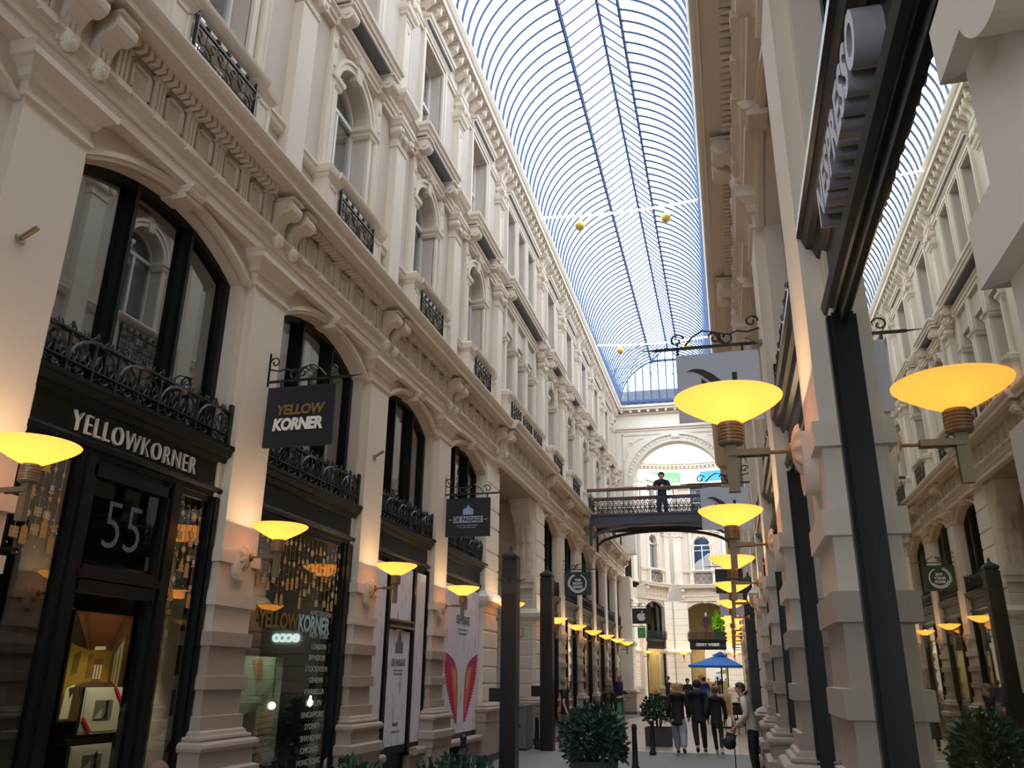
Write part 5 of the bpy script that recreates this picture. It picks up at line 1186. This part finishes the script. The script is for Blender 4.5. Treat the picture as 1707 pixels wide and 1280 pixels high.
# ---------------------------------------------------------------- people
def skin_mesh(name, pts, edges, m, parent, sub=2, flat=None):
    """pts = {joint: ((x,y,z), radius)}; grown with the Skin modifier and stored as a plain mesh"""
    ks = list(pts); ix = {k: i for i, k in enumerate(ks)}
    me = bpy.data.meshes.new('tmp'); me.from_pydata([pts[k][0] for k in ks], [(ix[a], ix[b]) for a, b in edges], [])
    o = bpy.data.objects.new('tmp', me); COL.objects.link(o)
    md = o.modifiers.new('Skin', 'SKIN'); md.use_smooth_shade = True; md.branch_smoothing = .4
    if not me.skin_vertices:
        bm = bmesh.new(); bm.from_mesh(me); bm.verts.layers.skin.verify(); bm.to_mesh(me); bm.free()
    for i, k in enumerate(ks):
        r = pts[k][1]; me.skin_vertices[0].data[i].radius = (r, r) if not isinstance(r, tuple) else r
        me.skin_vertices[0].data[i].use_root = (i == 0)
    s = o.modifiers.new('Sub', 'SUBSURF'); s.levels = sub; s.render_levels = sub
    dg = bpy.context.evaluated_depsgraph_get(); dg.update(); res = bpy.data.meshes.new_from_object(o.evaluated_get(dg))
    bpy.data.objects.remove(o); bpy.data.meshes.remove(me)
    if flat:
        for v in res.vertices:
            if flat[0] < v.co.z < flat[1] and abs(v.co.x) < flat[2]: v.co.y *= flat[3]
    res.materials.clear(); res.materials.append(M[m] if isinstance(m, str) else m)
    for p in res.polygons: p.use_smooth = True
    ob = bpy.data.objects.new(name, res); COL.objects.link(ob); ob.parent = parent; return ob
def person(label, loc, rz, h, top, trousers, hair, hair_style='short', coat=.88, pose=None, skin='skin', sleeve=True, lean=0.0, shoe=(30, 30, 32), wide=1.0, leg_r=1.0, skirt=False, hood=False):
    """local +y is where the person faces; joints for a 1.75 m figure"""
    J = dict(pelvis=(0, 0, .93), spine=(0, .01, 1.12), chest=(0, .0, 1.30), neck=(0, -.005, 1.46), jaw=(0, .025, 1.55), head=(0, .012, 1.635), crown=(0, 0, 1.675),
             sl=(-.175, 0, 1.425), sr=(.175, 0, 1.425), el=(-.23, -.03, 1.13), er=(.23, -.03, 1.13), wl=(-.23, .06, .90), wr=(.23, .06, .90), hl=(-.23, .09, .82), hr=(.23, .09, .82),
             pl=(-.09, 0, .90), prr=(.09, 0, .90), kl=(-.10, .02, .49), kr=(.10, .02, .49), al=(-.10, -.02, .09), ar=(.10, -.02, .09), tl=(-.11, .12, .035), tr=(.11, .12, .035))
    yaw = 0.0
    if pose: pose = dict(pose); yaw = pose.pop('_yaw', 0.0); J.update(pose)
    if lean:
        for k in ('spine', 'chest', 'neck', 'jaw', 'head', 'crown', 'sl', 'sr'): x, y, z = J[k]; J[k] = (x, y+lean*(z-.93), z-abs(lean)*.25*(z-.93))
    root = empty('person', loc, rz); tag(root, label, 'person'); sc = h/1.75; root.scale = (sc*wide, sc, sc)
    R = dict(pelvis=.12, spine=.115, chest=.135, neck=.052, jaw=.066, head=.092, crown=.058, sl=.06, sr=.06, el=.042, er=.042, wl=.03, wr=.03, hl=.034, hr=.034, pl=.085, prr=.085, kl=.058, kr=.058, al=.042, ar=.042, tl=.035, tr=.035)
    E = [('pelvis', 'spine'), ('spine', 'chest'), ('chest', 'neck'), ('neck', 'jaw'), ('jaw', 'head'), ('head', 'crown'), ('chest', 'sl'), ('chest', 'sr'), ('sl', 'el'), ('sr', 'er'), ('el', 'wl'), ('er', 'wr'), ('wl', 'hl'), ('wr', 'hr'),
         ('pelvis', 'pl'), ('pelvis', 'prr'), ('pl', 'kl'), ('prr', 'kr'), ('kl', 'al'), ('kr', 'ar'), ('al', 'tl'), ('ar', 'tr')]
    P = {k: (J[k], R[k]*(.66 if k in ('pelvis', 'spine', 'chest') else .8 if k in ('sl', 'sr', 'pl', 'prr', 'kl', 'kr', 'el', 'er') else 1)) for k in J}
    for sd, w, hd in (('l', 'wl', 'hl'), ('r', 'wr', 'hr')):
        d = (Vector(J[hd])-Vector(J[w])).normalized(); q = d.cross(Vector((1, 0, 0)));  q = q.normalized() if q.length > .1 else Vector((0, 1, 0)); hp = Vector(J[hd])
        for k, (o_, l1) in enumerate(((-.028, .055), (-.009, .068), (.010, .066), (.028, .05))):
            a = hp+q*o_+d*.03; b = hp+q*o_+d*(.03+l1*.5)+Vector((0, .004, 0)); c = hp+q*o_*.9+d*(.03+l1)+Vector((-.012 if sd == 'r' else .012, .008, 0))
            P['f%s%d' % (sd, k)] = (tuple(b), .0095); P['g%s%d' % (sd, k)] = (tuple(c), .008); E += [(hd, 'f%s%d' % (sd, k)), ('f%s%d' % (sd, k), 'g%s%d' % (sd, k))]
        t = hp+Vector((-.03 if sd == 'r' else .03, .03, 0))-d*.0; P['th%s' % sd] = (tuple(t), .011); E.append((hd, 'th%s' % sd))
    body = skin_mesh('body', P, E, skin, root, 1)
    hc = Vector(J['head']); fw = (Vector(J['jaw'])-Vector(J['neck']))
    HM = Matrix.Translation(hc) @ Matrix.Rotation(yaw, 4, 'Z')
    f = MB().rings([[(-.014, .085, -.025), (.014, .085, -.025), (.0, .08, .0)], [(-.008, .112, -.03), (.008, .112, -.03), (0, .104, -.018)], [(-.003, .088, .03), (.003, .088, .03), (0, .086, .034)]]).ball((-.088, 0, -.01), .026, 8, 5, (.35, .8, 1.25)).ball((.088, 0, -.01), .026, 8, 5, (.35, .8, 1.25)).xf(HM)
    f.build('facial_features', skin, body, True)
    for q in (-1, 1): MB().ball((q*.032, .083, .008), .011, 8, 5).xf(HM).build('eye', cm(40, 34, 32), body, True)
    MB().ball((0, .084, -.062), .022, 8, 4, (1, .35, .22)).xf(HM).build('mouth', cm(166, 92, 84), body, True)
    # clothes
    T = {k: (J[k], r) for k, r in dict(chest=.165, spine=.15, pelvis=.155, neck=.062, sl=.085, sr=.085, el=.064, er=.064, wl=.05, wr=.05).items()}
    TE = [('chest', 'spine'), ('spine', 'pelvis'), ('chest', 'neck'), ('chest', 'sl'), ('chest', 'sr'), ('sl', 'el'), ('sr', 'er'), ('el', 'wl'), ('er', 'wr')]
    nk = Vector(J['neck']); ch = Vector(J['chest']); T['neck'] = (tuple(nk+Vector((0, -.005, .035))), .072)
    for a, b in (('wl', 'el'), ('wr', 'er')): T[a] = (tuple(Vector(J[a])*1.08-Vector(J[b])*.08), .05)
    if not sleeve:
        TE = [e for e in TE if e[1] not in ('wl', 'wr')]
        for a, b in (('el', 'sl'), ('er', 'sr')): T[a] = (tuple(Vector(J[a])*.72+Vector(J[b])*.28), .062)
        T.pop('wl'); T.pop('wr')
    px, py, _ = J['pelvis']; T['mid'] = ((px, py, .5*(coat-.07)+.46), .165); T['hem'] = ((px, py, coat-.07), .18 if coat > .8 else .215); TE += [('pelvis', 'mid'), ('mid', 'hem')]
    up = Vector(J['chest'])*.35+Vector(J['neck'])*.65; T['yoke'] = (tuple(up+Vector((0, -.01, 0))), .10); TE[2:3] = [('chest', 'yoke'), ('yoke', 'neck')]; TE.append(('yoke', 'sl2')); TE.append(('yoke', 'sr2'))
    for a in ('sl', 'sr'): T[a+'2'] = (tuple(Vector(J[a])*.6+up*.4+Vector((0, 0, .0))), .085)
    TE = [e for e in TE if e not in (('chest', 'sl'), ('chest', 'sr'))]+[('sl2', 'sl'), ('sr2', 'sr')]
    skin_mesh('jacket', T, TE, top, root, 2, (coat-.25, 1.40, .20, .78))
    if hood: MB().ball((0, -.11, 1.43), .115, 12, 8, (1.15, .75, .8)).build('hood', top, root, True)
    if skirt: MB().lathe([(.15, 1.0), (.17, .85), (.24, .35), (.23, .34), (.14, .95)], 18).build('skirt', trousers, root, True)
    L = {k: (J[k], r*leg_r) for k, r in dict(pelvis=.125, pl=.098, prr=.098, kl=.072, kr=.072, al=.056, ar=.056).items()}
    for a, k_ in (('al', 'kl'), ('ar', 'kr')): L[a] = (tuple(Vector(J[a])*.97+Vector(J[k_])*.03), .056*leg_r)
    L['waist'] = (tuple(Vector(J['pelvis'])+Vector((0, 0, .07))), .115); L['pelvis'] = (tuple(Vector(J['pelvis'])+Vector((0, 0, -.02))), .105)
    L['pl'] = (tuple(Vector(J['pl'])+Vector((0, 0, -.12))), .09*leg_r); L['prr'] = (tuple(Vector(J['prr'])+Vector((0, 0, -.12))), .09*leg_r)
    skin_mesh('trousers', L, [('pelvis', 'waist'), ('pelvis', 'pl'), ('pelvis', 'prr'), ('pl', 'kl'), ('prr', 'kr'), ('kl', 'al'), ('kr', 'ar')], trousers, root, 2, (.84, 1.1, .3, .85))
    for a, t in (('al', 'tl'), ('ar', 'tr')):
        A, Tt = Vector(J[a]), Vector(J[t]); d = Tt-A; skin_mesh('shoe', {'a': (tuple(A+Vector((0, -.03, -.035))), .045), 'b': (tuple(A+d*.5+Vector((0, 0, -.012))), .046), 'c': (tuple(Tt+d*.12), .034)}, [('a', 'b'), ('b', 'c')], cm(*shoe), root, 1)
    hm = cm(*hair, .6)
    if hair_style != 'bald':
        c = Vector(J['head'])
        m = MB().ball((0, -.012, .02), .106, 16, 10, (.95, 1.04, 1.0))
        m.v = [(x, y, z) if not (y > .045 and z < .055) else (x, y*.72, max(z, .03)) for x, y, z in m.v]; m.v = [(x, min(y, .085), z) if z > -.06 else (x, min(y, -.03), z) for x, y, z in m.v]
        rnd = random.Random(int(h*1000))
        if hair_style == 'curly':
            for k in range(75): a = rnd.uniform(PI*.95, PI*2.05); zz = rnd.uniform(-.30, .07); q = .10 if zz > -.1 else .12; m.ball((q*math.cos(a)*1.0, q*math.sin(a)*.8+.01, zz), rnd.uniform(.03, .05), 6, 5)
        m.xf(HM); m.build('hair', hm, root, True)
        if hair_style == 'long': skin_mesh('long_hair', {'a': (tuple(c+Vector((0, -.03, .03))), .085), 'b': (tuple(c+Vector((0, -.085, -.12))), .085), 'c': (tuple(c+Vector((0, -.11, -.28))), .085), 'd': (tuple(c+Vector((0, -.10, -.42))), .05)}, [('a', 'b'), ('b', 'c'), ('c', 'd')], hm, root, 2)
        if hair_style == 'bun': MB().ball((0, -.11, .05), .05, 8, 6).xf(HM).build('hair_bun', hm, root, True)
    return root
def walk(a, bend=.0):
    """mid-stride, a > 0 leads with the left foot"""
    return dict(kl=(-.08, .12*a+.05, .50), kr=(.10, -.08*a+.05, .49), al=(-.05, .24*a, .09 if a > 0 else .17), ar=(.11, -.30*a, .17 if a > 0 else .09), tl=(-.05, .24*a+.15, .04 if a > 0 else .06), tr=(.12, -.30*a+.12, .06 if a > 0 else .04), el=(-.23, -.10*a-.02, 1.14), er=(.23, .06*a-.02, 1.14), wl=(-.23, -.10*a+.08, .90), wr=(.23, .16*a+.06, .91), hl=(-.22, -.08*a+.11, .83), hr=(.22, .2*a+.08, .84))
navy, blk = cm(24, 26, 34), cm(20, 21, 26)
person('person walking away with long wavy fair hair, black coat and wide grey trousers', (-1.32, 20.65, 0), 0.0, 1.53, blk, cm(150, 150, 164), (182, 144, 102), 'curly', .74, walk(1), wide=1.15, leg_r=1.3, shoe=(50, 40, 40), hood=True)
person('person walking away in a dark hooded jacket, middle of the three walkers', (-.88, 21.0, 0), 0.03, 1.60, navy, cm(22, 24, 32), (24, 24, 28), 'short', .78, walk(-1), wide=1.12, hood=True)
person('person walking away in black leggings and dark jacket, right of the three walkers', (-.47, 20.75, 0), -.05, 1.47, cm(22, 24, 28), blk, (120, 82, 56), 'bun', .80, walk(1), leg_r=.85, shoe=(180, 180, 186), hood=True, wide=1.05)
old = person('elderly person in a beige jacket leaning on a cane and holding a dark cap', (.25, 16.5, 0), PI/2-.1, 1.62, cm(222, 210, 194), cm(26, 28, 38), (84, 70, 60), 'short', .84,
    dict(el=(-.24, .06, 1.13), wl=(-.17, .27, .93), hl=(-.15, .33, .86), er=(.24, .04, 1.13), wr=(.18, .26, .95), hr=(.15, .33, .88), _yaw=.5), lean=.26, leg_r=1.2, wide=1.3)
cane = MB().tube([(0, 0, 0), (0, .02, .80), (0, .0, .83), (0, -.05, .84), (0, -.10, .82)], .011, 7).build('walking_cane', cm(70, 54, 44)); cane.location = (-.09, 16.62, 0); tag(cane, 'thin dark walking cane held by the person in the beige jacket', 'cane')
cap = MB().lathe([(.11, 0), (.115, .03), (.10, .09), (.06, .12), (0, .13)], 16).build('flat_cap', cm(28, 28, 34), None, True); cap.location = (-.17, 16.28, .56); cap.rotation_euler = (1.3, .3, 0); tag(cap, 'dark cap held beside the cane by the person in the beige jacket', 'cap'); MB().box(-.09, .09, .06, .17, 0, .012).build('cap_peak', cm(28, 28, 34), cap)
person('person standing in profile in a black t-shirt and brown trousers beside the black post', (-4.10, 21.3, 0), -PI/2+.15, 1.60, cm(24, 26, 34), cm(92, 78, 74), (120, 96, 74), 'short', .88, None, sleeve=False, leg_r=1.1, shoe=(150, 150, 150))
person('person with long auburn hair and a long black dress seen from behind', (-3.40, 24.0, 0), .25, 1.48, cm(28, 30, 32), cm(28, 30, 32), (104, 62, 40), 'long', .80, None, skirt=True)
gp = person('person in a grey jacket with a bright blue scarf facing the shops', (-4.12, 29.6, 0), -1.2, 1.58, cm(96, 96, 104), cm(44, 44, 52), (160, 130, 90), 'short', .82, dict(wl=(-.1, .28, 1.08), hl=(-.08, .34, 1.10), wr=(.1, .28, 1.08), hr=(.08, .34, 1.1)))
MB().lathe([(.07, 1.42), (.115, 1.43), (.12, 1.50), (.09, 1.54), (.06, 1.54)], 14).build('scarf', cm(36, 90, 190), gp, True)
person('bald person in a dark blue jacket standing behind the blue scarf', (-3.92, 30.3, 0), -1.0, 1.78, cm(34, 40, 66), cm(36, 36, 44), (60, 40, 30), 'bald', .85, dict(wr=(.12, .3, 1.10), hr=(.10, .37, 1.12)), skin=cm(186, 120, 98))
person('person in a long dark coat standing before the slanting rotunda shop', (-2.95, 40.0, 0), PI/2, 1.72, cm(32, 34, 40), cm(30, 32, 38), (120, 88, 60), 'short', .62, None)
person('person in a dark jacket over a coral red shirt facing the arcade', (-2.02, 39.0, 0), PI, 1.62, cm(38, 34, 40), cm(40, 40, 52), (60, 44, 36), 'short', .84, None)
person('person in a royal blue jacket seen from behind near the parasol', (-1.32, 39.0, 0), .1, 1.70, cm(44, 66, 140), cm(40, 44, 60), (26, 24, 24), 'short', .82, None)
person('person in a pale turquoise top near the menu board', (-.88, 38.0, 0), -.6, 1.42, cm(120, 196, 190), cm(40, 44, 60), (90, 60, 44), 'short', .84, None)
person('person in a dark jacket and jeans looking at a phone on the footbridge', (-2.12, 30.55, 7.0), PI+.1, 1.92, cm(30, 30, 38), cm(34, 52, 92), (34, 28, 26), 'short', .86, dict(el=(-.25, .06, 1.15), er=(.25, .06, 1.15), wl=(-.10, .26, 1.16), wr=(.10, .26, 1.16), hl=(-.05, .31, 1.19), hr=(.05, .31, 1.19), jaw=(0, .05, 1.55), head=(0, .05, 1.63), crown=(0, .03, 1.675)), wide=1.1)
ph = MB().box(-.04, .04, -.006, .006, -.07, .07).build('phone', 'rubber'); ph.location = (-2.16, 30.12, 8.40); ph.rotation_euler = (.6, 0, 0); tag(ph, 'dark phone in the hands of the person on the footbridge', 'phone')
person('red-haired person at the open top floor window above the side lane', (-5.26, 20.12, 11.27), -PI/2, 1.45, cm(60, 50, 60), cm(50, 50, 60), (150, 64, 44), 'curly', .86, dict(), lean=.10)
person('child with brown hair whose head just shows at the bottom edge before the black door', (-3.18, 4.4, 0), PI/2, 1.17, cm(70, 60, 70), cm(50, 50, 60), (110, 78, 66), 'short', .84, None)
